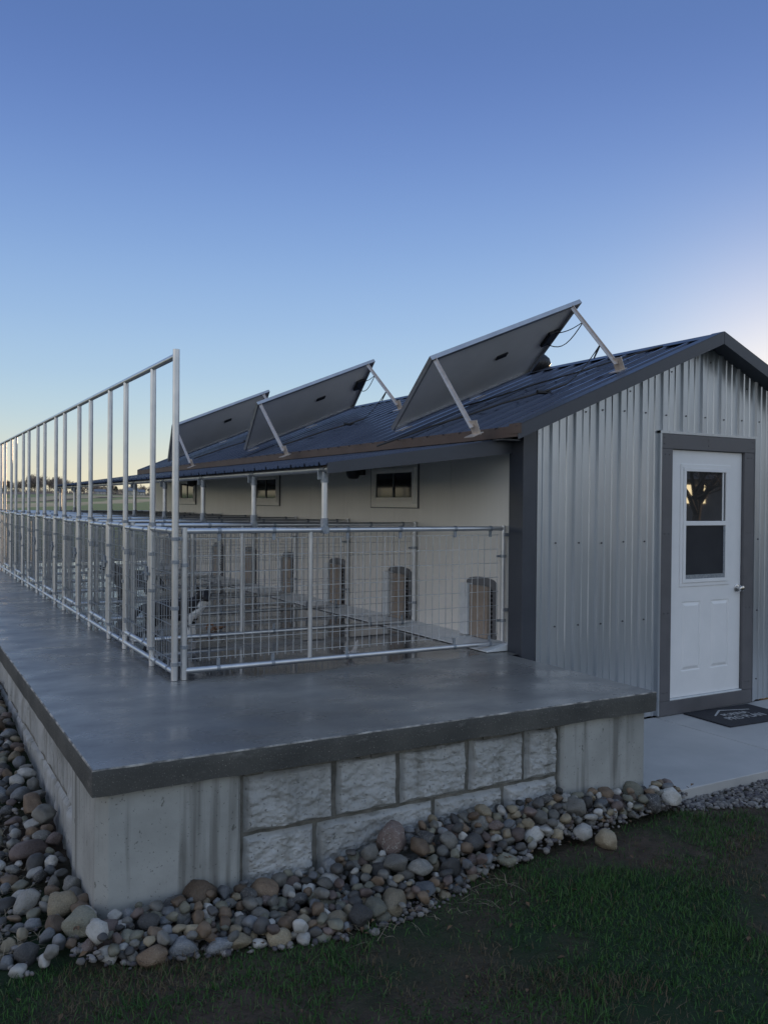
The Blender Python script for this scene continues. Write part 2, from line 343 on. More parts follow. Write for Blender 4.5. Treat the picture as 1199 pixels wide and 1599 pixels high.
# walkway slabs with grooves
WZ = -.612
wk = MB()
for (x0, x1, y0, y1) in ((3.14, 4.61, 0.0, 1.348), (4.618, 6.3, 0.0, 1.348), (6.308, 7.9, 0.0, 1.348), (7.908, 9.5, 0, 1.348)):
    wk.box(x0, x1, y0, y1, -.74, WZ)
tag(wk.build('walkway', M['walk'], origin=(3.14, 0, -.7), bevel=.006), kind='structure')

# ------------------------------------------------------------------ concrete slab
SX, SYB = 3.181, 12.6
def slab():
    mb = MB(); nx, ny = 60, 0
    x0, x1, y0, y1, z0, z1 = 0, SX, 0, SYB, -.118, 0
    mb.v = []; 
    # top
    mb.cm = 0
    mb.add([(x0 + .006, y0 + .006, z1), (x1 - .006, y0 + .006, z1), (x1 - .006, y1, z1), (x0 + .006, y1, z1)], [(0, 1, 2, 3)])
    mb.cm = 1
    # rounded arris + faces with slight waviness
    def strip(P):
        fs = []; n = len(P[0])
        for i in range(len(P) - 1):
            for k in range(n - 1): fs.append((i * n + k, i * n + k + 1, (i + 1) * n + k + 1, (i + 1) * n + k))
        mb.add([q for row in P for q in row], fs)
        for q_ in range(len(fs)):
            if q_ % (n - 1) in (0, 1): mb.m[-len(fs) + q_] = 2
    def prof(s, nrm):    # s along edge; returns list of points from top to bottom, outward offset
        j = .0025 * mnoise.noise(Vector((s * 9, nrm, 0))) ; low = .006 * mnoise.noise(Vector((s * 5, nrm, 7)))
        return [(-.006, 0), (-.002 + j * .5, -.002), (0 + j * .4, -.007 + j), (.001, -.04), (j, -.08), (-.001, -.112 + low), (-.03, -.118 + low)]
    rows = []
    n = 160
    for i in range(n + 1):
        x = x0 + (x1 - x0) * i / n; rows.append([(x if 0 < i < n else (x0 - o if i == 0 else x1 + o), y0 - o, z) for o, z in prof(x, 0)])
    strip(rows)
    rows = []
    for i in range(401):
        y = y0 + (y1 - y0) * i / 400; rows.append([(x0 - o, (y if i else y0 - o), z) for o, z in prof(y if i else 0, 0)])
    strip(rows)
    rows = []
    for i in range(161):
        y = y0 + (1.5 - y0) * i / 160; rows.append([(x1 + o, (y if i else y0 - o), z) for o, z in prof(y if i else x1, 0)])
    strip(rows)
    # the slab under the kennel, back side and underside
    mb.add([(x1 - .006, 1.36, z1), (x1 + .2, 1.36, z1), (x1 + .2, y1, z1), (x1 - .006, y1, z1)], [(0, 1, 2, 3)]); mb.m[-1] = 0
    mb.add([(x0 + .03, y0 + .03, -.1185), (x1 - .03, y0 + .03, -.1185), (x1 - .03, y1, -.1185), (x0 + .03, y1, -.1185)], [(0, 3, 2, 1)])
    mb.add([(x0, y1, z0), (x1 + .2, y1, z0), (x1 + .2, y1, 0), (x0, y1, 0)], [(0, 3, 2, 1)])
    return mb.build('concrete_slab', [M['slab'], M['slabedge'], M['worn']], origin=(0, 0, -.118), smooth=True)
tag(slab(), 'long grey concrete slab with a dark edge lying on the block wall', 'slab')

# ------------------------------------------------------------------ retaining wall
wall = empty('retaining_wall', (0, 0.04, -.75), 'low pale concrete wall with rough stone faced blocks under the slab', 'wall')
def rockblock(u0, u1, z0, z1, axis, plane, seed, depth=.066, rough=.030):
    """rock-faced block; u along the wall, face pushed outwards from the plane"""
    mb = MB(); st = .005 if axis == 'x' else .014
    rr = random.Random(seed * 7 + 1); PL_ = []
    for _ in range(9 if axis == 'x' else 6): PL_.append((depth * rr.uniform(.62, 1.15), rr.gauss(0, .075), rr.gauss(0, .10), rr.uniform(u0, u1), rr.uniform(z0, z1)))
    nu = max(4, int((u1 - u0) / st)); nz = max(4, int((z1 - z0) / st)); P = []
    for j in range(nz + 1):
        for i in range(nu + 1):
            u = u0 + (u1 - u0) * i / nu; z = z0 + (z1 - z0) * j / nz
            e = min(u - u0, u1 - u, z - z0, z1 - z)
            edge = sm(-.004, .022 + .012 * mnoise.noise(Vector((u * 9, z * 9, seed))), e)
            v = Vector((u * 3.6, z * 5, seed * 3.1)) if axis == 'x' else Vector((u * 2.4, z * 3.2, seed * 3.1))
            if axis == 'y': rough = .012
            big = mnoise.noise(v); ridge = 1 - abs(mnoise.noise(v * 1.7 + Vector((5, 1, 2)))) * 2
            w1 = .012 * mnoise.noise(v * 3); fac_ = min(a_ + b_ * (u - cu_) + c_ * (z - cz_) + w1 for a_, b_, c_, cu_, cz_ in PL_)
            h = edge * (max(min(fac_, depth * 1.2), depth * .5) + rough * .35 * mnoise.noise(v * 5) + rough * .22 * mnoise.noise(v * 12) + rough * .15 * mnoise.noise(v * 30))
            ju = .006 * mnoise.noise(Vector((z * 14, seed, 1))) if i in (0, nu) else 0
            jz = .006 * mnoise.noise(Vector((u * 14, seed, 4))) if j in (0, nz) else 0
            P.append((u + ju, plane - h, z + jz) if axis == 'x' else (plane - h, u + ju, z + jz))
    fs = [(j * (nu + 1) + i, j * (nu + 1) + i + 1, (j + 1) * (nu + 1) + i + 1, (j + 1) * (nu + 1) + i) for j in range(nz) for i in range(nu)]
    if axis == 'y': fs = [f[::-1] for f in fs]
    mb.fixn = False
    mb.add(P, fs); return mb
FP = .085     # plane behind the front blocks
k = 0
for (a, b_) in ((.672, 1.112), (1.136, 1.465), (1.489, 1.88), (1.904, 2.248), (2.270, 2.486)):
    k += 1; rockblock(a, b_, -.402, -.138, 'x', FP, k).build('stone_block', M['block'], wall, True)
for (a, b_) in ((.672, 1.015), (1.038, 1.674), (1.698, 2.110), (2.134, 2.486)):
    k += 1; rockblock(a, b_, -.72, -.418, 'x', FP, k).build('stone_block', M['block'], wall, True)
# backing wall with dark mortar seen in the joints
mb = MB(); mb.box(.12, 3.1, FP - .002, .4, -.9, -.1195); mb.box(.075, .4, .4, SYB - .1, -.9, -.1195); mb.build('mortar_core', M['mortar'], wall)
mb = MB()   # squeezed mortar lip under the slab
random.seed(3)
x = .66
while x < 2.5:
    w = random.uniform(.05, .22); h = random.uniform(.006, .02)
    mb.obox((x + w / 2, .055 + random.uniform(-.006, .01), -.1195 - h / 2), (w / 2, 0, random.uniform(-.003, .003)), (0, .02, 0), (0, .002, h / 2)); x += w * random.uniform(.8, 1.1)
mb.build('mortar_lip', M['mortar'], wall, bevel=.004)
# corner piers
def pier(poly):
    return MB().prism(poly, 'z', -.8, -.1192)
pier([(.028, .085), (.075, .038), (.63, .038), (.648, .052), (.648, .18), (.028, .18)]).build('corner_pier', M['pier'], wall, bevel=.004)
mb = pier([(.0281, .181), (.1, .181), (.1, .60), (.0281, .60)]); mb.build('corner_pier', M['pier'], wall, bevel=.004)
pier([(2.505, .06), (2.52, .042), (3.13, .042), (3.13, .9), (3.0, .9), (3.0, .35), (2.505, .35)]).build('corner_pier', M['pier'], wall, bevel=.006)
mb = MB(); mb.box(3.02, 3.125, .901, 1.36, -.8, -.1195); mb.build('side_wall', M['pier'], wall)
# left side: rough blocks in two courses, long retreating row
y = .61; k = 30
while y < SYB - .2:
    L_ = .43
    rockblock(y + .006, y + L_ - .006, -.395, -.136, 'y', .085, k, .05, .014).build('stone_block', M['block'], wall, True)
    rockblock(y - .15, y + L_ - .165, -.75, -.41, 'y', .085, k + 50, .055, .014).build('stone_block', M['block'], wall, True)
    y += L_; k += 1

# ------------------------------------------------------------------ kennel building
B0, CY, WX, RX, RZ = (3.30, 1.35, -.61), 1.3517, 3.30, 5.138, 2.491
SL = .852 / 2.062; EX, EZ = 3.0728, 1.6403; YE = 11.65; OG = .20; XR = 2 * RX - WX
def roofz(x): return RZ - abs(x - RX) * SL
bld = empty('kennel_building', B0, 'long low metal kennel building with dark ribbed roof and white door', 'building')
def ribprofile(a, b, extra=()):
    """[(coordinate, height)] of ribbed sheet: main ribs at 229 mm, two minor ones between"""
    P = []
    x = a
    while x < b + .3:
        for o, h in ((0, 0), (.008, .021), (.028, .021), (.038, 0), (.086, 0), (.091, .008), (.103, .008), (.108, 0), (.156, 0), (.161, .008), (.173, .008), (.178, 0)):
            P.append((x + o, h))
        x += .2286
    def hh(u):
        for (u0, h0), (u1, h1) in zip(P, P[1:]):
            if u0 <= u <= u1: return h0 + (h1 - h0) * (u - u0) / max(u1 - u0, 1e-9)
        return 0
    Q = [(u, h) for u, h in P if a < u < b] + [(a, hh(a)), (b, hh(b))] + [(e, hh(e)) for e in extra if a < e < b]
    Q.sort(); out = []
    for q in Q:
        if not out or q[0] - out[-1][0] > 1e-5: out.append(q)
    return out
DX0, DX1, DZT = 4.635, 5.765, 1.67
GP = ribprofile(WX - .02, XR, (DX0, DX1, RX)); mb = MB(); mb.fixn = False
for (u0, h0), (u1, h1) in zip(GP, GP[1:]):
    mid = (u0 + u1) / 2; zb = DZT if DX0 < mid < DX1 else -.60
    y0, y1 = CY - h0, CY - h1
    mb.add([(u0, y0, zb), (u1, y1, zb), (u1, y1, roofz(u1) - .03), (u0, y0, roofz(u0) - .03)], [(0, 1, 2, 3)])
gw = mb.build('gable_wall', M['gable'], bld)
mb = MB()   # screws on the sheets
for zrow in (-.42, .18, .80, 1.82):
    x = WX - .02 + .062
    while x < XR:
        if not (DX0 - .04 < x < DX1 + .04 and zrow < DZT + .05) and zrow < roofz(x) - .15:
            mb = MB(); mb.tube([(x, CY, zrow + .004 * math.sin(x * 9)), (x, CY - .009, zrow + .004 * math.sin(x * 9))], .0065, 6); mb.build('screw', M['screw'], gw)
        x += .2286
x = WX + .1
while x < XR - .1:
    mb = MB(); mb.tube([(x, CY, roofz(x) - .17), (x, CY - .009, roofz(x) - .17)], .006, 6); mb.build('screw', M['screw'], gw); x += .2286 * 2
# back gable and right wall, side wall
mb = MB(); mb.prism([(WX, -.6), (XR, -.6), (XR, roofz(XR) - .04), (RX, RZ - .04), (WX, roofz(WX) - .04)], 'y', YE - .02, YE); mb.box(XR - .02, XR, CY + .01, YE - .021, -.6, roofz(XR) - .05)
mb.build('rear_wall', M['gable'], bld)
mb = MB()
y = 1.42
while y < YE - .03:
    w = min(.914, YE - .03 - y); mb.box(WX, WX + .05, y, y + w - .003, .0, roofz(WX) - .03); y += w
mb.box(WX + .006, WX + .05, 1.42, YE - .03, -.6, roofz(WX) - .03)
sw = mb.build('side_wall', M['cream'], bld)
mb = MB(); mb.prism([(WX - .001, .004), (WX - .001, .058), (WX - .235, .014), (WX - .235, .004)], 'y', 1.50, YE); mb.build('wall_ledge', M['white_strip'], bld, bevel=.003)
# corner trim
mb = MB(); mb.prism([(3.245, CY - .026), (3.372, CY - .026), (3.372, CY + .0), (3.262, CY + .0), (3.262, 1.49), (3.245, 1.49)], 'z', -.60, 1.66)
mb.build('corner_trim', M['charcoal'], bld, bevel=.003)
mb = MB(); mb.box(3.374, 3.384, CY - .03, CY - .001, -.6, roofz(3.38) - .04); mb.build('corner_trim', M['gable'], bld)

# roof: ribbed sheets on both slopes (profile runs along y)
nL = Vector((-SL, 0, 1)).normalized(); nR = Vector((SL, 0, 1)).normalized()
RP = ribprofile(CY - OG, YE + .15)
mb = MB(); mb.fixn = False
EXR = 2 * RX - EX
for (u0, h0), (u1, h1) in zip(RP, RP[1:]):
    for nn, ex in ((nL, EX - .02), (nR, EXR + .02)):
        ez = roofz(ex)
        A = [Vector((ex, u0, ez)) + nn * (h0 - .018), Vector((ex, u1, ez)) + nn * (h1 - .018), Vector((RX, u1, RZ)) + nn * (h1 - .018), Vector((RX, u0, RZ)) + nn * (h0 - .018)]
        mb.add(A, [(0, 1, 2, 3) if nn is nR else (3, 2, 1, 0)])
roof = mb.build('roof', M['roof'], bld)
mb = MB(); mb.fixn = True
for nn, ex in ((nL, EX + .005), (nR, EXR - .005)):
    A = Vector((ex, CY - OG + .012, roofz(ex))) - nn * .03; B_ = Vector((RX, CY - OG + .012, RZ)) - nn * .03
    y2 = YE + .14; P = [A, B_, B_ - nn * .02, A - nn * .02]
    mb.add(P + [Vector((q.x, y2, q.z)) for q in P], [(0, 1, 2, 3), (4, 7, 6, 5), (0, 4, 5, 1), (1, 5, 6, 2), (2, 6, 7, 3), (3, 7, 4, 0)])
mb.build('soffit', M['charcoal'], roof)
mb = MB()   # ridge cap
for nn, s_ in ((nL, -1), (nR, 1)):
    d = Vector((s_, 0, -SL)).normalized(); c = Vector((RX, 0, RZ)) + nn * .004 + d * .068
    mb.obox((c.x, (CY - OG + YE + .15) / 2, c.z), d * .068, (0, (YE + .15 - CY + OG) / 2 - .0, 0), nn * .0015)
mb.build('ridge_cap', M['charcoal'], roof)
for yy in (CY - OG - .012, YE + .14):
    for nn, s_, ex in ((nL, -1, EX - .012), (nR, 1, EXR + .012)):
        mb = MB()
        A = Vector((ex, yy, roofz(ex))) + nn * .006; B_ = Vector((RX, yy, RZ)) + nn * .006
        dz = Vector((0, 0, -.098))
        P = [A, B_, B_ + dz, A + dz]; Q = [q + Vector((0, .016, 0)) for q in P]
        mb.add(P + Q, [(0, 1, 2, 3), (7, 6, 5, 4), (0, 4, 5, 1), (1, 5, 6, 2), (2, 6, 7, 3), (3, 7, 4, 0)])
        P = [A + nn * .002, B_ + nn * .002, B_ + nn * .004, A + nn * .004]; y3 = .115 if yy < 5 else -.1
        P2 = [q + Vector((0, y3, 0)) for q in P]; mb.add(P + P2, [(0, 1, 2, 3), (7, 6, 5, 4), (0, 4, 5, 1), (1, 5, 6, 2), (2, 6, 7, 3), (3, 7, 4, 0)])
        mb.build('rake_trim', M['charcoal'], roof)
for s_, ex in ((1, EXR), (-1, EX)):
    mb = MB(); mb.box(min(ex, ex + s_ * .014), max(ex, ex + s_ * .014), CY - OG + .01, YE + .13, roofz(ex) - .080, roofz(ex) - .004)
    if s_ > 0: mb.build('eave_fascia', M['bronze'], roof)
mb.box(EX - .018, EX - .001, CY - OG - .02, CY - OG + .10, EZ - .060, EZ + .010)
mb.build('eave_fascia', M['bronze'], roof)
mb = MB(); mb.box(EX + .001, WX - .001, CY + .001, YE, EZ - .095, EZ - .085); mb.build('soffit', M['charcoal'], roof)
# roof vent
mb = MB(); vx, vy, vz = 5.12, 3.42, 2.545
mb.tube([(vx, vy, 2.40), (vx, vy, 2.50)], .06, 16)
prof = [(vz - .10 + .2 * i / 10) for i in range(11)]
mb.tube([(vx, vy, z) for z in prof], [max(.015, .115 * math.sqrt(max(0, 1 - ((z - vz) / .108) ** 2))) for z in prof], 22)
for i in range(22):
    a = 2 * math.pi * i / 22
    mb.tube([(vx + math.cos(a + .5 * q) * .118 * math.cos(q), vy + math.sin(a + .5 * q) * .118 * math.cos(q), vz + .105 * math.sin(q)) for q in (-1.1, -.5, 0, .5, 1.1)], .004, 4)
mb.build('roof_vent', M['black'], roof, True)

# door ------------------------------------------------------------
mb = MB(); FY = CY - .032
mb.box(4.635, 4.763, FY, CY + .05, -.49, 1.546); mb.box(5.637, 5.765, FY, CY + .05, -.49, 1.5455); mb.box(4.635, 5.765, FY - .003, CY + .05, 1.546, 1.665)
mb.box(4.64, 5.76, FY - .002, CY + .05, -.607, -.492)
dfr = mb.build('door_frame', M['frame'], bld, bevel=.003)
mb = MB(); mb.box(4.617, 4.634, FY - .006, CY + .0, -.60, 1.688); mb.box(4.617, 5.783, FY - .0062, CY, 1.667, 1.6885); mb.box(5.766, 5.783, FY - .006, CY, -.60, 1.6665); mb.build('trim_and_shadow_line', M['gable'], dfr)
mb = MB()
for x in (4.665, 4.72, 5.18, 5.69, 5.735):
    for z in ((1.585, 1.635) if x in (4.665, 5.18, 5.735) else ()): mb = MB(); mb.tube([(x, FY - .002, z), (x, FY - .007, z)], .005, 6); mb.build('screw', M['screw'], dfr)
for x0 in (4.68, 4.725, 5.675, 5.72):
    for z in (1.50, .86, .22, -.42): mb = MB(); mb.tube([(x0, FY + .001, z), (x0, FY - .004, z)], .005, 6); mb.build('screw', M['screw'], dfr)
door = MB(); DY = CY - .004
def paneled(mb, x0, x1, z0, z1, holes, y):
    xs = sorted({x0, x1} | {h[0] for h in holes} | {h[1] for h in holes}); zs = sorted({z0, z1} | {h[2] for h in holes} | {h[3] for h in holes})
    for a, b_ in zip(xs, xs[1:]):
        for c, d in zip(zs, zs[1:]):
            cx, cz = (a + b_) / 2, (c + d) / 2
            if any(h[0] < cx < h[1] and h[2] < cz < h[3] for h in holes): continue
            mb.add([(a, y, c), (b_, y, c), (b_, y, d), (a, y, d)], [(0, 1, 2, 3)])
def sunk(mb, x0, x1, z0, z1, y):   # embossed panel: groove then raised field
    R_ = [(0, 0), (.005, .0068), (.012, .0068), (.036, -.003)]
    rings = [[(x0 + o, y + d, z0 + o), (x1 - o, y + d, z0 + o), (x1 - o, y + d, z1 - o), (x0 + o, y + d, z1 - o)] for o, d in R_]
    P = [q for r_ in rings for q in r_]; fs = []
    for i in range(len(rings) - 1):
        for q in range(4): fs.append((i * 4 + q, i * 4 + (q + 1) % 4, (i + 1) * 4 + (q + 1) % 4, (i + 1) * 4 + q))
    fs.append(tuple((len(rings) - 1) * 4 + q for q in range(4))); mb.add(P, fs)
H = [(4.915, 5.14, -.27, .30), (5.26, 5.485, -.27, .30)]
door.fixn = False
paneled(door, 4.768, 5.632, -.478, 1.541, H, DY)
for h in H: sunk(door, *h, DY)
door.box(4.768, 5.632, DY + .0075, DY + .04, -.478, 1.541); door.add([(4.768, DY, -.478), (4.768, DY, 1.541), (4.768, DY + .008, 1.541), (4.768, DY + .008, -.478)], [(0, 1, 2, 3)]); door.add([(5.632, DY, -.478), (5.632, DY, 1.541), (5.632, DY + .008, 1.541), (5.632, DY + .008, -.478)], [(0, 1, 2, 3)])
for h in H: pass
dr = door.build('door', M['whitedoor'], bld)
mb = MB()   # window surround
def ringbox(mb, x0, x1, z0, z1, w, ya, yb, wb=None):
    wb = wb or w
    mb.box(x0, x0 + w, ya, yb, z0 + wb, z1 - w); mb.box(x1 - w, x1, ya, yb, z0 + wb, z1 - w); mb.box(x0, x1, ya, yb, z0, z0 + wb); mb.box(x0, x1, ya, yb, z1 - w, z1)
ringbox(mb, 4.882, 5.482, .424, 1.43, .030, DY - .008, DY + .001)
ringbox(mb, 4.912, 5.452, .455, 1.40, .030, DY - .016, DY + .001)
mb.box(4.940, 5.424, DY - .018, DY, .925, .962)
wf = mb.build('window_frame', M['whitedoor'], dr, bevel=.003)
mb = MB(); mb.box(4.942, 5.422, DY - .004, DY - .001, .963, 1.370); mb.build('window_pane', M['doorglass'], dr)
mb = MB(); mb.box(5.385, 5.398, DY - .009, DY - .0045, .963, 1.370); mb.build('window_sash', M['whitedoor'], dr)
mb = MB(); mb.box(4.942, 5.422, DY - .0045, DY - .0012, .486, .924); mb.build('insect_screen', M['screen'], dr)
mb = MB(); mb.box(4.942, 5.422, DY - .009, DY - .005, .486, .52); mb.box(5.402, 5.422, DY - .009, DY - .005, .521, .924); mb.build('screen_frame', M['galvd'], dr)
mb = MB(); kx, kz = 5.585, .388
mb.tube([(kx, DY - q, kz) for q in (0, .008, .012)], [.034, .034, .026], 22); mb.tube([(kx, DY - q, kz) for q in (.012, .03, .034, .042, .055, .064, .068)], [.013, .012, .02, .027, .028, .022, .008], 22)
mb.tube([(kx + .045, DY - .001, kz), (kx + .045, DY - .004, kz)], .012, 12)
mb.build('door_knob', M['steel'], dr, True)
for z in (1.27, .17, -.42 + .15):
    mb = MB(); mb.tube([(4.766, DY - .008, z - .05), (4.766, DY - .008, z + .05)], .0085, 10); mb.box(4.767, 4.775, DY - .004, DY, z - .05, z + .05); mb.build('hinge', M['galvd'], dr, True)
mb = MB(); mb.box(4.765, 5.635, DY - .024, DY + .03, -.4905, -.481); mb.build('threshold', M['white_strip'], dfr)

# side windows ----------------------------------------------------
for yc, lab in ((3.25, None), (6.35, None), (9.6, None)):
    y0, y1, z0, z1 = yc - .42, yc + .42, 1.05, 1.445
    mb = MB()
    def yring(y0, y1, z0, z1, w, xa, xb):
        mb.box(xa, xb, y0, y0 + w, z0 + w, z1 - w); mb.box(xa, xb, y1 - w, y1, z0 + w, z1 - w); mb.box(xa, xb, y0, y1, z0, z0 + w); mb.box(xa, xb, y0, y1, z1 - w, z1)
    yring(y0, y1, z0, z1, .05, WX - .016, WX); yring(y0 + .035, y1 - .035, z0 + .035, z1 - .035, .03, WX - .030, WX - .001); yring(y0 + .062, y1 - .062, z0 + .062, z1 - .05, .03, WX - .022, WX - .0012)
    w = mb.build('window', M['beige'], bld, bevel=.003)
    mb = MB(); yring(y0 - .007, y1 + .007, z0 - .007, z1 + .007, .0065, WX - .0155, WX - .0003); mb.build('trim_and_shadow_line', M['frame'], w)  # thin dark ring standing in for the shadow line round the window frame
    mb = MB(); mb.box(WX - .008, WX - .0015, y0 + .09, y1 - .09, z0 + .09, z1 - .078); mb.build('window_pane', M['glassd'], w)
    mb = MB(); mb.box(WX - .016, WX - .0085, yc - .012, yc + .014, z0 + .092, z1 - .08); mb.build('window_mullion', M['charcoal'], w)
# dog doors ---------------------------------------------------------
for i in range(8):
    y0 = 1.694 + i * 1.245; y1 = y0 + .378; mb = MB()
    n = 12; arc = [(y1 + (y0 - y1) * k / n, .480 + .040 * math.sin(math.pi * k / n) ** .45) for k in range(n + 1)]
    mb.prism([(y0, .02), (y1, .02)] + arc, 'x', WX - .018, WX - .0005)
    d = mb.build('dog_door', M['ddframe'], bld)
    mb = MB(); mb.box(WX - .055, WX - .019, y0 + .055, y0 + .285, .055, .455); mb.build('flap', M['flap'], d, bevel=.004)
    mb = MB(); mb.box(WX - .075, WX - .0185, y0 + .292, y1 + .012, .06, .462); mb.build('side_guard', M['white_strip'], d, bevel=.004)
    mb = MB()
    for q in range(11): mb.box(WX - .030, WX - .0186, y0 + .034, y0 + .052, .07 + q * .034, .09 + q * .034)
    mb.build('flap_seal', M['black'], d)
# porch roof --------------------------------------------------------
BX, BAY, PY = 1.784, 1.2815, 1.5747
PSL = (1.572 - 1.332) / (3.30 - 1.70); def_z = lambda x: 1.332 + (x - 1.70) * PSL
nP = Vector((-PSL, 0, 1)).normalized(); mb = MB(); mb.fixn = False
for (u0, h0), (u1, h1) in zip(*(lambda P: (P, P[1:]))(ribprofile(PY - .11, PY + 8 * BAY + .22))):
    A = [Vector((x, u, def_z(x))) + nP * (h - .004) for x, u, h in ((1.70, u0, h0), (3.30, u0, h0), (3.30, u1, h1), (1.70, u1, h1))]
    mb.add(A, [(0, 1, 2, 3)])
pr = mb.build('porch_roof', M['roof'], bld)
YP1 = PY + 8 * BAY + .22
for yy in (PY - .125, YP1):
    mb = MB(); P = [(1.745, def_z(1.745) + .008), (3.30, def_z(3.30) + .010), (3.30, def_z(3.30) - .105), (1.745, def_z(1.745) - .062)]
    mb.prism(P, 'y', yy, yy + .014); mb.build('end_trim', M['charcoal'], pr)
for x in (1.9, 2.6, 3.2): mb = MB(); mb.box(x - .02, x + .02, PY - .108, YP1 - .002, def_z(x) - .045, def_z(x) - .006); mb.build('purlin', M['galvd'], pr)
mb = MB(); mb.tube([(BX, PY - .10, 1.309), (BX, YP1 - .02, 1.309)], .0225, 14); mb.build('front_beam', M['galv'], pr, True)
mb = MB(); mb.box(BX - .03, BX + .03, PY - .085, PY - .01, 1.322, 1.3545); mb.build('beam_cap', M['bronze'], pr)
for i in range(9):
    yy = PY + i * BAY; mb = MB(); mb.tube([(BX, yy, .925), (BX, yy, 1.292)], .0205, 14)
    ps = mb.build('porch_post', M['galv'], bld, True)
    mb = MB(); mb.tube([(BX, yy, .885), (BX, yy, .985)], .026, 14); mb.tube([(BX, yy - .03, .907), (BX, yy + .03, .907)], .026, 14); mb.build('pipe_fitting', M['galvd'], ps, True)
    mb = MB(); mb.tube([(BX, yy, 1.22), (BX, yy, 1.285)], .026, 14); mb.tube([(BX, yy - .035, 1.309), (BX, yy + .035, 1.309)], .027, 14); mb.box(BX - .05, BX - .02, yy - .008, yy + .008, 1.24, 1.30); mb.build('pipe_fitting', M['galvd'], ps, True)

# wall lamps ----------------------------------------------------------
for i, (yy, lab) in enumerate(((3.86, 'black dome lamp under the porch beside the nearest side window'), (6.95, 'black dome lamp under the porch beside the middle side window'), (9.05, 'black dome lamp under the porch beside the farthest side window'))):
    if i == 1: continue
    e = empty('wall_lamp', (WX, yy, 1.40), lab, 'lamp', 'black lamps on the cream wall')
    mb = MB(); mb.box(WX - .02, WX - .0008, yy - .05, yy + .05, 1.36, 1.46); mb.tube([(WX - .02, yy, 1.42), (WX - .07, yy, 1.42)], .02, 10); mb.build('bracket', M['black'], e)
    mb = MB(); zz = [1.32, 1.325, 1.35, 1.38, 1.40, 1.41, 1.43]; mb.tube([(WX - .11, yy, z) for z in zz], [.02, .045, .062, .07, .072, .06, .05], 18); mb.build('lamp_head', M['black'], e, True)

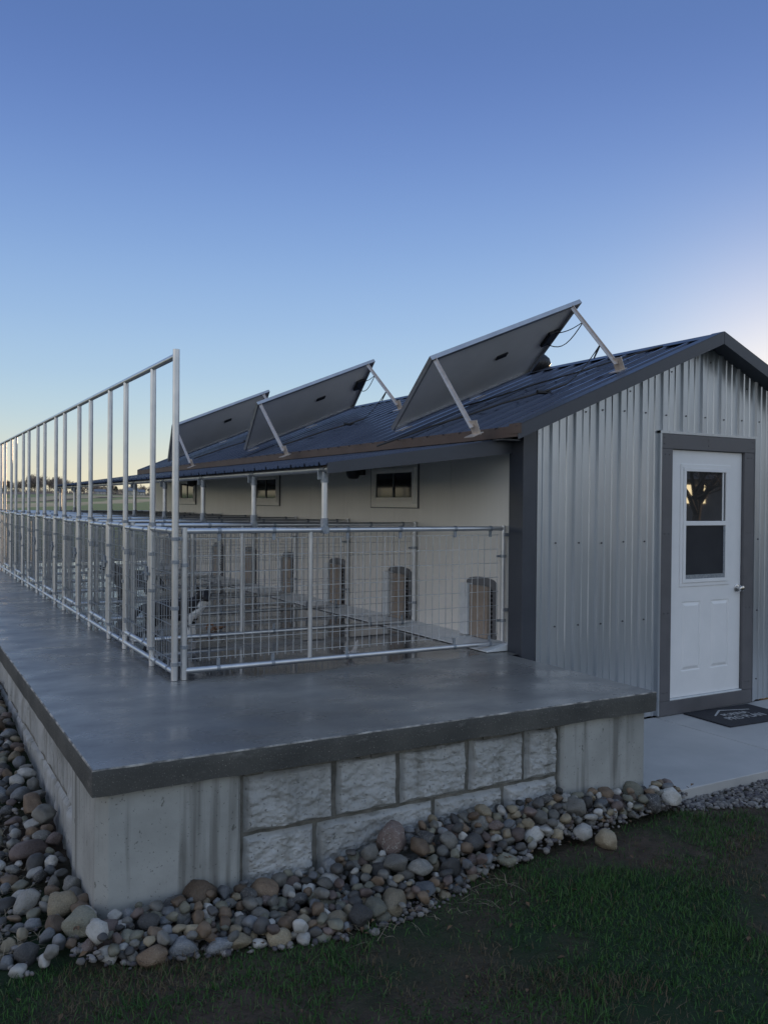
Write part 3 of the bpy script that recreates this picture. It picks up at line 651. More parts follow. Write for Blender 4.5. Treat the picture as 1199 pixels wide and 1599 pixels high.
# ------------------------------------------------------------------ solar panels
aR = Vector((2.062, 0, .852)).normalized(); n2 = Vector((-aR.z, 0, aR.x)); tl = R(29)
up = (-Vector((0, 1, 0)) * math.cos(tl) + n2 * math.sin(tl)).normalized(); pn = aR.cross(up)   # normal of the glass side
if pn.y < 0: pn = -pn
PW, PL = 1.07, 1.66
def solar(bl, footdist, label, cable):
    bl = Vector(bl) + n2 * .02; e = empty('solar_panel', bl, label, 'solar panel', 'solar panels on the roof')
    P = lambda a, b, c=0: bl + aR * a + up * b + pn * c
    mb = MB(); mb.obox(P(PL / 2, PW / 2, -.002), aR * (PL / 2 - .012), up * (PW / 2 - .012), pn * .002); bk = mb.build('back_sheet', M['pback'], e)
    mb = MB(); mb.obox(P(PL / 2, PW / 2, .004), aR * (PL / 2 - .01), up * (PW / 2 - .01), pn * .002); mb.build('glass_front', M['pfront'], e)
    mb = MB(); th = .018
    for a0, a1, b0, b1 in ((0, PL, 0, th), (0, PL, PW - th, PW), (0, th, th, PW - th), (PL - th, PL, th, PW - th)):
        mb.obox(P((a0 + a1) / 2, (b0 + b1) / 2, -.012), aR * (a1 - a0) / 2, up * (b1 - b0) / 2, pn * .019)
    mb.obox(P(PL / 2, .022, -.029), aR * (PL / 2), up * .014, pn * .0015); mb.obox(P(PL / 2, PW - .022, -.029), aR * (PL / 2), up * .014, pn * .0015)
    mb.build('frame', M['pframe'], e)
    mb = MB(); mb.obox(P(PL * .60, PW * .55, -.010), aR * .06, up * .028, pn * .006); mb.build('junction_box', M['black'], e)
    mb = MB(); mb.obox(P(PL - .09, PW * .55, -.020), aR * .055, up * .10, pn * .014); mb.build('junction_box', M['black'], e, bevel=.004)
    # braces
    def roofpt(x, y, o=0): return Vector((x, y, roofz(x))) + n2 * o
    for a_top, fx in ((.03, bl.x - .19), (PL - .12, bl.x + PL * aR.x - .42)):
        top = P(a_top, PW - .012, -.035); ft = roofpt(max(fx, 2.90 - .20), bl.y - footdist, .05); 
        ft = roofpt(max(bl.x + aR.x * a_top - .235, 2.90), bl.y - footdist, .06)
        mb = MB(); d = (ft - top).normalized(); mb.bar(top - d * .03, ft, .034, .006, up=n2); mb.bar(top - d * .03 + n2 * .012 + Vector((.017, 0, 0)), ft + n2 * .012 + Vector((.017, 0, 0)), .005, .030, up=n2)
        b = mb.build('brace', M['aluminium'], e)
        mb = MB(); mb.obox(roofpt(ft.x + .02, ft.y, .006), aR * .05, (0, .055, 0), n2 * .003); mb.obox(ft + Vector((.024, 0, 0)) - n2 * .0, aR * .003, (0, .05, 0), n2 * .055); mb.build('brace_foot', M['aluminium'], b)
        mb = MB(); mb.tube([top + Vector((-.02, 0, 0)), top + Vector((.035, 0, 0))], .007, 6); mb.build('bolt', M['screw'], b)
    for a_ in (.10, PL * .58):
        mb = MB(); mb.obox(P(a_, -.005, -.02) - n2 * .022 + Vector((0, -.03, 0)), aR * .06, (0, .055, 0), n2 * .003); mb.build('mounting_foot', M['aluminium'], e)
    # cables
    j = P(PL - .09, PW * .48, -.03); k2 = P(PL - .12, PW - .35, -.3)
    br = P(PL - .12, PW - .012, -.035); ftR = roofpt(bl.x + aR.x * (PL - .12) - .235, bl.y - footdist, .06)
    q1 = br.lerp(ftR, .27); q2 = br.lerp(ftR, .66)
    def sag(a, b, s, n=9): return [a.lerp(b, i / n) + Vector((0, 0, -s * math.sin(math.pi * i / n))) for i in range(n + 1)]
    mb = MB(); mb.tube(sag(j, q1, .10), .0045, 6); mb.tube(sag(P(PL - .07, PW * .62, -.03), q1, .02), .0045, 6)
    g1 = roofpt(ftR.x - .28, ftR.y + .25, .03); mb.tube(sag(q2, g1, .03), .0045, 6)
    mb.tube([q2 + Vector((.0, 0, -.01)), q2 + Vector((-.02, .01, -.05)), q2 + Vector((-.05, .02, -.12))], [.004, .009, .006], 6)
    pts = [g1 + Vector((-.0, 0, 0)), roofpt(g1.x - .12, g1.y + .15, .025), roofpt(g1.x - .30, g1.y + .45, .025), roofpt(g1.x - .55, g1.y + .6, .025), roofpt(g1.x - .7, g1.y + .85, .02)]
    if cable: pts += [roofpt(g1.x - .95, g1.y + .95, .02), roofpt(g1.x - 1.15, g1.y + 1.05, .02)]
    mb.tube(pts, .008, 6); mb.tube([pts[1] - Vector((.05, 0, 0)), pts[1] + Vector((.07, -.02, .0))], .018, 8); mb.build('cable', M['blackcable'], e, True)
    return e
solar((3.146, 3.042, 1.734), 1.55, 'solar panel nearest the gable end tilted up with its dark back showing', True)
solar((3.15, 6.73, 1.736), 1.80, 'tilted solar panel in the middle of the row on the dark roof', False)
solar((3.12, 10.08, 1.724), 1.95, 'farthest tilted solar panel partly behind the tall corner post', False)
# roof cable from the vent to the middle of the roof
mb = MB(); pts = []
for i in range(16):
    s_ = i / 15; x = 4.95 - 1.1 * s_; y = 1.6 + 1.35 * s_ + .05 * math.sin(s_ * 13); pts.append(Vector((x, y, roofz(x))) + n2 * .022)
mb.tube(pts, .007, 6); tag(mb.build('power_cable', M['blackcable'], origin=pts[0], smooth=True), 'black cable lying across the roof ribs below the nearest solar panel', 'cable')

# ------------------------------------------------------------------ kennel fences
FX = .787; NAR, WID = .41 * BAY, .59 * BAY; HK, HF = .907, 1.965
def mesh_wires(mb, P0, U, width, z0, z1, du=.0565, dz=.105, r=.0027, seed=0):
    """wires in the vertical plane through P0 along unit U"""
    rnd = random.Random(seed); P0, U = Vector(P0), Vector(U); nrm = Vector((-U.y, U.x, 0))
    nu = int(width / du); o = (width - nu * du) / 2
    for i in range(nu + 1):
        p = P0 + U * (o + i * du) + nrm * .0; b = nrm * rnd.uniform(-.002, .002); w = U * rnd.uniform(-.0015, .0015)
        mb.tube([(p.x, p.y, z0), (p.x + b.x + w.x, p.y + b.y + w.y, (z0 + z1) / 2), (p.x, p.y, z1)], r, 4)
    nz = int((z1 - z0) / dz)
    for j in range(nz + 1):
        z = z1 - .004 - j * dz; a = P0 + nrm * .0045; b = P0 + U * width + nrm * .0045; mz = rnd.uniform(-.003, .003)
        mb.tube([(a.x, a.y, z), ((a.x + b.x) / 2, (a.y + b.y) / 2, z + mz), (b.x, b.y, z)], r, 4)
def strap(mb, p, U, z, dirz):   # pipe strap hooking the mesh to the rail
    mb.tube([Vector((p[0], p[1], z)) - Vector(U) * .011, Vector((p[0], p[1], z)) + Vector(U) * .011], .0205, 10)
    c = Vector((p[0], p[1], z + dirz * .038)); mb.obox(c, Vector(U) * .010, Vector((-U[1], U[0], 0)) * .005, (0, 0, .024))
def straps(lst, parent):
    for fn, args in lst:
        q = MB(); fn(q, *args); q.build('strap' if fn is strap else 'collar', M['galvd'], parent, True)
def collar(mb, x, y, z, r=.024): mb.tube([(x, y, z - .011), (x, y, z + .011)], r, 12)
def panel_x(name, y, x0, x1, label, group=None, far=0):
    """a wire panel running in x: end posts, middle post, rails, mesh"""
    e = empty(name, (x0, y, 0), label, 'fence panel', group)
    mb = MB(); 
    for x in (x0, x1): mb.tube([(x, y, 0.002), (x, y, HK + .022)], .0195, 12)
    for z in (.055, HK): mb.tube([(x0, y, z), (x1, y, z)], .0175, 12)
    xm = x0 + .348 * (x1 - x0); mb.tube([(xm, y, .07), (xm, y, HK - .01)], .015, 10)
    mb.build('frame', M['galv'], e, True)
    mb = MB(); mesh_wires(mb, (x0 + .03, y + .012, 0), (1, 0, 0), x1 - x0 - .06, .105, .862, seed=int(y * 10), r=.0028 if y < PY + .1 else .0025); mb.build('wire_mesh', M['wire_lit'] if y < PY + .1 else M['wire'], e)
    S_ = []
    for fx in (.09, .24, .46, .63, .82, .95):
        x = x0 + fx * (x1 - x0); S_.append((strap, ((x, y), (1, 0, 0), HK, -1)))
        if fx not in (.63,): S_.append((strap, ((x, y), (1, 0, 0), .055, 1)))
    for z in (.22, .70): S_.append((lambda m_, z=z: (collar(m_, x1, y, z), m_.box(x1 - .055, x1 - .015, y - .006, y + .012, z - .008, z + .008)), ()))
    for z in (.20, .70): S_.append((collar, (x0, y, z)))
    straps(S_, e)
    return e
fp = panel_x('kennel_end_fence', PY, .845, 3.262, 'galvanised wire panel across the near end of the kennels')
# latch bolts where the front panel meets the wall trim
mb = MB(); 
for z in (.30, .86): mb.tube([(3.262, PY, z), (3.262, PY - .0, z + .001)], .001, 4); mb.box(3.25, 3.30, PY - .035, PY - .018, z - .012, z + .012); mb.tube([(3.30, PY - .027, z - .002), (3.318, PY - .027, z - .002)], .008, 8)
mb.build('bracket', M['galvd'], fp)
ordw = ['first', 'second', 'third', 'fourth', 'fifth', 'sixth', 'seventh', 'eighth']
d0 = panel_x('kennel_divider', PY + BAY, .84, 3.275, 'first galvanised wire divider behind the near end panel', 'wire dividers between the kennel runs')
for i in range(2, 9):
    c = copy_tree(d0); c.location.y = PY + i * BAY; c['label'] = ordw[i - 1] + ' wire divider counted back from the near end panel' if i < 8 else 'farthest wire divider closing the end of the kennel row'

# tall pipe fence with low wire sections
tf = empty('tall_fence', (FX, PY, 0), 'tall galvanised pipe frame rising above the kennel gates, open at the top', 'fence')
ys = [PY]
for i in range(8): ys += [PY + i * BAY + NAR, PY + (i + 1) * BAY]
for j, y in enumerate(ys):
    mb = MB(); top = HF + .04 if j == 0 else HF - .012
    rr_ = .0205 if j == 0 else .0185
    mb.tube([(FX, y, .002), (FX, y, top)], rr_, 14); po = mb.build('post', M['galv'], tf, True)
    for z in ((.10, .72, .86, .44) if j == 0 else (.50, .74, .12, HK + .03)):
        mb = MB(); collar(mb, FX, y, z, .0255 if z < .9 else .0235)
        if j == 0 and z in (.10, .86): mb.box(FX + .015, .85, y - .006, y + .006, z - .012, z + .012); mb.tube([(FX + .03, y - .014, z), (FX + .03, y + .014, z)], .006, 6)
        mb.build('clamp', M['galvd'], po, True)
mb = MB(); mb.tube([(FX, PY, HF), (FX, ys[-1] + .02, HF)], .0185, 14); mb.build('top_rail', M['galv'], tf, True)
mb = MB(); mb.tube([(FX, PY, .052), (FX, ys[-1], .052)], .0165, 12); mb.build('bottom_rail', M['galv'], tf, True)
for i in range(8):
    a = PY + i * BAY; b = a + NAR
    mb = MB(); mb.tube([(FX, a, HK), (FX, b, HK)], .0185, 12); mb.build('rail', M['galv'], tf, True)
    mb = MB(); mesh_wires(mb, (FX - .006, a + .03, 0), (0, 1, 0), NAR - .06, .10, .865, seed=i); mb.build('wire_mesh', M['wire'], tf)
    straps([(strap, ((FX, a + NAR * q), (0, 1, 0), z, s_)) for q in (.25, .75) for z, s_ in ((HK, -1), (.052, 1))], tf)
# gates
def gate(i):
    a = PY + i * BAY + NAR + .045; b = PY + (i + 1) * BAY - .055
    e = empty('kennel_gate', (FX, a, 0), 'first wire kennel gate back from the tall corner post', 'gate', 'wire gates of the kennel runs')
    mb = MB(); GX = FX - .004
    for y in (a, b): mb.tube([(GX, y, .105), (GX, y, .925)], .0165, 12)
    for z in (.13, .895): mb.tube([(GX, a, z), (GX, b, z)], .0165, 12)
    mb.build('frame', M['galv'], e, True)
    mb = MB(); mesh_wires(mb, (GX - .005, a + .02, 0), (0, 1, 0), b - a - .04, .16, .865, seed=40 + i); mb.build('wire_mesh', M['wire'], e)
    straps([(strap, ((GX, a + (b - a) * q), (0, 1, 0), z, s_)) for q in (.2, .75) for z, s_ in ((.895, -1), (.13, 1))], e)
    mb = MB(); mb.box(FX - .035, FX - .020, a - .055, a + .06, .60, .618); mb.tube([(FX - .028, a, .565), (FX - .028, a, .655)], .012, 8); mb.tube([(FX - .05, a + .02, .61), (FX - .02, a + .02, .61)], .009, 8); mb.build('latch', M['galvd'], e, True)
    for z in (.22, .72):
        mb = MB(); mb.tube([(FX, b, z - .02), (FX, b, z + .02)], .022, 10); mb.box(FX - .008, FX + .008, b + .01, b + .06, z - .01, z + .01); mb.build('hinge', M['galvd'], e, True)
    return e
g0 = gate(0); ay = g0.location.y
for i in range(1, 8):
    c = copy_tree(g0); c.location.y = ay + i * BAY; c['label'] = (ordw[i] + ' wire kennel gate back from the tall corner post') if i < 7 else 'farthest wire kennel gate at the end of the row'

# ------------------------------------------------------------------ dogs
def dogmat(name, whites):
    m, t, p = new_mat(name); pos = t.nodes.new('ShaderNodeTexCoord').outputs['Object']
    fac = None
    for (c, r_) in whites:
        sub = t.nodes.new('ShaderNodeVectorMath'); sub.operation = 'DISTANCE'; t.links.new(pos, sub.inputs[0]); sub.inputs[1].default_value = c
        wob = node_math(t, 'ADD', sub.outputs['Value'], node_math(t, 'MULTIPLY', node_noise(t, pos, 30, 4), .03))
        f = node_range(t, wob, r_ + .018, r_ + .008); fac = f if fac is None else node_math(t, 'MAXIMUM', fac, f)
    t.links.new(node_mix(t, fac if fac is not None else 0.0, (.010, .009, .010), (.85, .83, .80)), p.inputs['Base Color'])
    p.inputs['Roughness'].default_value = .75
    b = t.nodes.new('ShaderNodeBump'); b.inputs['Strength'].default_value = .8; b.inputs['Distance'].default_value = .006
    t.links.new(node_noise(t, node_map(t, pos, (1, 1, .35)), 110, 3), b.inputs['Height']); t.links.new(b.outputs[0], p.inputs['Normal'])
    return m
def dog(name, loc, heading, mt, label, turn=0.0):
    """standing dog; local +x forward, 0.36 m at the shoulder"""
    V = []; E_ = []; RAD = []
    def v(p, r, link=None):
        V.append(p); RAD.append(r); i = len(V) - 1
        if link is not None: E_.append((link, i))
        return i
    pelvis = v((-.17, 0, .29), (.062, .070)); loin = v((-.06, 0, .285), (.060, .068), pelvis); rib = v((.06, 0, .27), (.072, .088), loin)
    sh = v((.15, 0, .29), (.064, .080), rib); n1 = v((.205, .0, .35), (.048, .052), sh)
    ct, st_ = math.cos(turn), math.sin(turn)
    def hd(x, y, z): return (.225 + x * ct - y * st_, x * st_ + y * ct, z)
    h1 = v(hd(.0, 0, .40), (.044, .046), n1); h2 = v(hd(.045, 0, .415), (.045, .043), h1); mz = v(hd(.085, 0, .395), (.027, .024), h2); nose = v(hd(.135, 0, .382), (.017, .015), mz)
    t1 = v((-.235, 0, .30), (.020, .020), pelvis); t2 = v((-.30, .01, .23), (.022, .022), t1); t3 = v((-.33, .02, .15), (.014, .014), t2)
    for s in (-1, 1):
        a = v((.14, s * .05, .22), (.034, .038), sh); b = v((.125, s * .055, .15), (.021, .023), a); c = v((.135, s * .055, .07), (.015, .016), b); d = v((.138, s * .055, .022), (.015, .014), c); v((.165, s * .055, .012), (.016, .011), d)
        a = v((-.17, s * .052, .22), (.042, .050), pelvis); b = v((-.135, s * .056, .155), (.026, .028), a); c = v((-.205, s * .056, .095), (.015, .016), b); d = v((-.185, s * .056, .025), (.014, .014), c); v((-.155, s * .056, .012), (.016, .011), d)
    me = bpy.data.meshes.new(name); me.from_pydata(V, E_, []); o = bpy.data.objects.new(name, me); C.objects.link(o)
    sk = o.modifiers.new('skin', 'SKIN'); sk.use_smooth_shade = True
    for i, r_ in enumerate(RAD): me.skin_vertices[0].data[i].radius = tuple(q * (1.32 if V[i][2] > .2 and abs(V[i][1]) < .05 and V[i][0] > -.2 else 1.12) for q in r_)
    me.skin_vertices[0].data[0].use_root = True
    ss = o.modifiers.new('subsurf', 'SUBSURF'); ss.levels = 2; ss.render_levels = 2
    dg = bpy.context.evaluated_depsgraph_get(); dg.update(); me2 = bpy.data.meshes.new_from_object(o.evaluated_get(dg)); o.modifiers.clear(); o.data = me2
    me2.materials.clear(); me2.materials.append(mt)
    for p in me2.polygons: p.use_smooth = True; p.material_index = 0
    o.location = loc; o.rotation_euler = (0, 0, heading); tag(o, label, 'dog')
    def part(nm, mb, mm, sm_=True):
        q = mb.build(nm, mm, None, sm_); q.location = (0, 0, 0); q.parent = o; return q
    for s in (-1, 1):
        mb = MB(); b0 = Vector(hd(-.005, s * .030, .435)); tip = Vector(hd(-.01, s * .052, .515)); f = Vector((ct, st_, 0)); sd_ = Vector((-st_, ct, 0))
        mb.add([b0 + sd_ * .024 - f * .006, b0 - sd_ * .022 - f * .006, b0 + f * .020, tip, b0 - f * .014], [(0, 2, 3), (2, 1, 3), (1, 4, 3), (4, 0, 3), (0, 4, 1, 2)])
        part('ear', mb, M['black'])
        mb = MB(); c = Vector(hd(.068, s * .024, .428)); mb.tube([c - f * .006, c + f * .002, c + f * .006], [.004, .0065, .002], 8); part('eye', mb, M['glass'])
    mb = MB(); c = Vector(hd(.142, 0, .388)); mb.tube([c - Vector((ct, st_, 0)) * .008, c, c + Vector((ct, st_, 0)) * .007], [.008, .011, .004], 8); part('nose', mb, M['black'])
    return o
m1 = dogmat('dog_coat', [((.225, -.03, .20), .105), ((.30, 0, .37), .045), ((.225, 0, .33), .062), ((.14, .055, .05), .085), ((.14, -.055, .05), .085), ((-.33, .02, .14), .05), ((.235, .0, .34), .06)])
D1 = dog('dog', (1.22, 3.10, 0), R(-36), m1, 'black dog with a white chest and collar standing in the near kennel run', turn=R(-55)); D1.scale = (1.05, 1.1, .87)
m2 = dogmat('dog_coat_black', [((.20, 0, .22), .05)])
dog('dog', (1.50, 5.55, 0), R(150), m2, 'mostly black dog standing in a run farther back behind the gates', turn=R(20))
# toys
mb = MB(); random.seed(5)
M['cloth'] = mat('chewed_cloth', (.52, .50, .47), .85, 0, (.30, .27, .25), 40, 4, .5, 200, .002)
e = empty('chew_toy', (2.08, 1.76, 0), 'small torn white cloth toy lying on the wet floor behind the near panel', 'toy')
mb = MB(); 
for k_ in range(9):
    a = random.uniform(0, 6.28); l = random.uniform(.03, .07); c = Vector((2.08, 1.76, .02)); d = Vector((math.cos(a) * l, math.sin(a) * l, random.uniform(-.01, .03)))
    mb.tube([c, c + d * .5 + Vector((0, 0, .012)), c + d], [.018, .014, .004], 7)
mb.build('body', M['cloth'], e, True)
mb = MB(); mb.tube([(2.10, 1.76, .03), (2.115, 1.76, .06), (2.135, 1.765, .10), (2.14, 1.765, .125)], [.014, .016, .014, .004], 7); mb.build('ear', M['cloth'], e, True)
e = empty('chew_toy', (1.66, 3.42, 0), 'small tan ring shaped toy on the floor beyond the first divider', 'toy')
mb = MB(); mb.tube([(1.62 + .028 * math.cos(a), 3.42, .036 + .028 * math.sin(a)) for a in [2 * math.pi * q / 14 for q in range(15)]], .010, 8); M['tan'] = mat('tan_rawhide', (.30, .17, .10), .6, 0, (.2, .11, .07), 20, 3); mb.build('ring', M['tan'], e, True)
mb = MB(); mb.tube([(1.66, 3.43, .02), (1.76, 3.45, .03)], [.02, .012], 8); mb.build('stick', M['tan'], e, True)

# ------------------------------------------------------------------ door mat
e = empty('door_mat', (5.26, 1.03, WZ), 'black rubber mat with a pale roof emblem in front of the white door', 'mat')
mb = MB(); mb.prism([(4.882, .835), (5.64, .80), (5.66, 1.285), (4.90, 1.305)], 'z', WZ + .001, WZ + .011); mb.build('mat_base', M['mat'], e, bevel=.003)
mb = MB(); zt = WZ + .0112
L1 = [(5.06, 1.125), (5.25, 1.225), (5.52, 1.155)]
mb.prism([(5.05, 1.105), (5.235, 1.215), (5.50, 1.135), (5.50, 1.150), (5.232, 1.235), (5.05, 1.122)], 'z', zt, zt + .0012); mb.build('roof_emblem', M['matprint'], e)
def text(body, size, x, y, parent, shear=0, rot=0, name='lettering', mt=None, sx=1.0):
    cu_ = bpy.data.curves.new(name, 'FONT'); cu_.body = body; cu_.size = size; cu_.extrude = .0006; cu_.align_x = 'CENTER'; cu_.shear = shear; cu_.offset = size * .012
    tmp = bpy.data.objects.new('tmp', cu_); C.objects.link(tmp); dg = bpy.context.evaluated_depsgraph_get(); dg.update()
    me = bpy.data.meshes.new_from_object(tmp.evaluated_get(dg)); C.objects.unlink(tmp); bpy.data.objects.remove(tmp)
    me.transform(Matrix.Diagonal((sx, 1, 1, 1))); me.materials.clear(); me.materials.append(mt)
    o = bpy.data.objects.new(name, me); C.objects.link(o); o.parent = parent; o.location = Vector((x, y, zt + .001)) - wloc(parent); o.rotation_euler = (0, 0, rot); return o
text('PURINA', .085, 5.26, 1.065, e, rot=R(-2), mt=M['matprint'], sx=.95)
text('PRO PLAN', .115, 5.26, .955, e, rot=R(-2), mt=M['matprint'], sx=.78)

# ------------------------------------------------------------------ river rocks
rng = random.Random(11)
cols = {'grey': ((.13, .128, .115), (.21, .205, .185)), 'pale': ((.32, .315, .29), (.46, .45, .42)), 'tan': ((.20, .165, .11), (.30, .255, .175)), 'brown': ((.11, .075, .05), (.185, .135, .09)),
        'dark': ((.045, .045, .045), (.085, .083, .08)), 'reddish': ((.115, .085, .075), (.17, .13, .115)), 'blue grey': ((.115, .125, .135), (.18, .19, .20)), 'greenish': ((.13, .13, .10), (.19, .185, .14))}
RM = {}
for c, (a, b) in cols.items():
    m, t, p = new_mat('rock_' + c.replace(' ', '_')); tc = t.nodes.new('ShaderNodeTexCoord').outputs['Object']
    oi = t.nodes.new('ShaderNodeObjectInfo'); off = t.nodes.new('ShaderNodeVectorMath'); off.operation = 'MULTIPLY_ADD'
    cmb = t.nodes.new('ShaderNodeCombineXYZ'); [t.links.new(oi.outputs['Random'], cmb.inputs[i]) for i in range(3)]
    t.links.new(cmb.outputs[0], off.inputs[0]); off.inputs[1].default_value = (37, 19, 11); t.links.new(tc, off.inputs[2])
    base = node_mix(t, node_noise(t, off.outputs[0], 1.1, 8, .3, .7), a, b)
    base = node_mix(t, node_math(t, 'MULTIPLY', node_noise(t, off.outputs[0], 14, 4, .55, .72), .5), base, tuple(min(.6, x * 1.7 + .03) for x in b))
    base = node_mix(t, node_math(t, 'MULTIPLY', node_noise(t, off.outputs[0], 5, 5, .6, .7), .55), base, tuple(x * .45 for x in a))
    hsv = t.nodes.new('ShaderNodeHueSaturation'); t.links.new(base, hsv.inputs['Color']); t.links.new(node_range(t, oi.outputs['Random'], 0, 1, .62, 1.25), hsv.inputs['Value'])
    vn = node_noise(t, off.outputs[0], 1.9, 3); ab = node_math(t, 'ABSOLUTE', node_math(t, 'SUBTRACT', vn, .5)); vein = node_range(t, ab, .009, .004)
    if c in ('grey', 'dark', 'blue grey', 'reddish'): vfac = node_math(t, 'MULTIPLY', vein, node_range(t, oi.outputs['Random'], .5, .55)); vcol = node_mix(t, node_math(t, 'MULTIPLY', vfac, .8), hsv.outputs[0], (.38, .37, .34))
    else: vcol = hsv.outputs[0]
    t.links.new(vcol, p.inputs['Base Color']); p.inputs['Roughness'].default_value = .66
    bb = t.nodes.new('ShaderNodeBump'); bb.inputs['Strength'].default_value = .5; bb.inputs['Distance'].default_value = .02
    t.links.new(node_noise(t, off.outputs[0], 9, 6), bb.inputs['Height']); t.links.new(bb.outputs[0], p.inputs['Normal'])
    RM[c] = m
import bmesh
protos = {}
def rock_mesh(seed, c):
    key = (seed, c)
    if key in protos: return protos[key]
    bm = bmesh.new(); bmesh.ops.create_icosphere(bm, subdivisions=3, radius=1.0)
    sharp = (seed % 3 == 0); so = Vector((seed * 3.7, seed * 1.3, seed * 9.1))
    # cut by a few soft planes for facets
    rr = random.Random(seed); planes = [(Vector((rr.gauss(0, 1), rr.gauss(0, 1), rr.gauss(0, 1))).normalized(), rr.uniform(.66, .9)) for _ in range(11 if sharp else 7)]
    for v in bm.verts:
        d = v.co.normalized(); r_ = 1 + .34 * mnoise.noise(d * .95 + so) + .13 * mnoise.noise(d * 2.1 + so) + .03 * mnoise.noise(d * 6 + so)
        q = d * r_
        for n_, h in planes:
            s_ = q.dot(n_)
            if s_ > h: q -= n_ * (s_ - h) * (.92 if sharp else .7)
        v.co = q
    me = bpy.data.meshes.new('river_rock'); bm.to_mesh(me); bm.free()
    me.polygons.foreach_set('use_smooth', [True] * len(me.polygons)); me.materials.append(RM[c]); protos[key] = me; return me
YB = [(-.6, -.16), (-.23, -.20), (.27, -.31), (.6, -.41), (.96, -.49), (1.3, -.43), (1.8, -.27), (2.3, -.20), (2.7, -.175), (3.25, -.07), (3.6, .0)]
def ybed(x):
    for (x0, y0), (x1, y1) in zip(YB, YB[1:]):
        if x0 <= x <= x1: return y0 + (y1 - y0) * (x - x0) / (x1 - x0)
    return 0
placed = []   # x,y,z,r,flat
def mound(x, y):   # soil pile under the rocks
    if x > 0 and y < .1: return .03 * sm(-.35, 0, y) + .11 * sm(-.34, 0, y) * sm(.8, 1.7, x) * (1 - .55 * sm(2.4, 2.9, x))
    return .05 * sm(-.35, 0, x)
def settle(x, y, r, flat):
    z = gz(x, y) + mound(x, y) + r * flat * .55
    for (px, py, pz, pr, pf) in placed:
        d = math.hypot(x - px, y - py); Rr = .86 * (r + pr)
        if d < Rr: z = max(z, pz + math.sqrt(Rr * Rr - d * d) * (flat + pf) / 2 * .92)
    return z
XTRA = []; AUTO = []
def put(x, y, r, c, label=None, flat=None, seed=None, el=None, rot=None, tilt=.25, z=None):
    flat = flat if flat is not None else rng.uniform(.5, .85); seed = seed if seed is not None else rng.randrange(44); el = el or rng.uniform(.58, 1.0)
    if z is None: z = settle(x, y, r, flat)
    if len(placed) >= 300:
        placed.append((x, y, z, r, flat)); XTRA.append((x, y, z, r, flat, el, c, seed, rng.gauss(0, tilt), rng.gauss(0, tilt), rng.uniform(0, 6.28))); return
    o = bpy.data.objects.new('river_rock', rock_mesh(seed, c)); C.objects.link(o)
    o.location = (x, y, z); o.scale = (r * 1.08, r * el * 1.08, r * flat * 1.08)
    o.rotation_euler = (rng.gauss(0, tilt), rng.gauss(0, tilt), rot if rot is not None else rng.uniform(0, 6.28))
    placed.append((x, y, z, r, flat))
    auto = not label
    if not label:
        left_ = x < -.01 and y > .0
        if left_: zone = 'left side ' + ('near corner' if y < .9 else 'halfway back' if y < 2.2 else 'far back'); row = 'at the wall' if x > -.13 else 'outer bed'
        else:
            zone = 'below the left pier' if x < .66 else 'below the widest blocks' if x < 1.6 else 'below the narrow blocks' if x < 2.5 else 'below the right pier'
            row = 'at the wall' if y > -.10 else ('mid bed' if y > ybed(x) + .10 else 'at the grass edge')
        size = 'large' if r > .052 else ('medium' if r > .038 else 'small')
        shape = 'angular' if seed % 3 == 0 else 'flat' if flat < .6 else 'long' if el < .72 else 'rounded'
        label = '%s %s %s rock %s %s' % (size, shape, c, row, zone)
        AUTO.append((o, label, y if left_ else x, left_))
    tag(o, label, 'rock', 'river rocks around the retaining wall'); return o
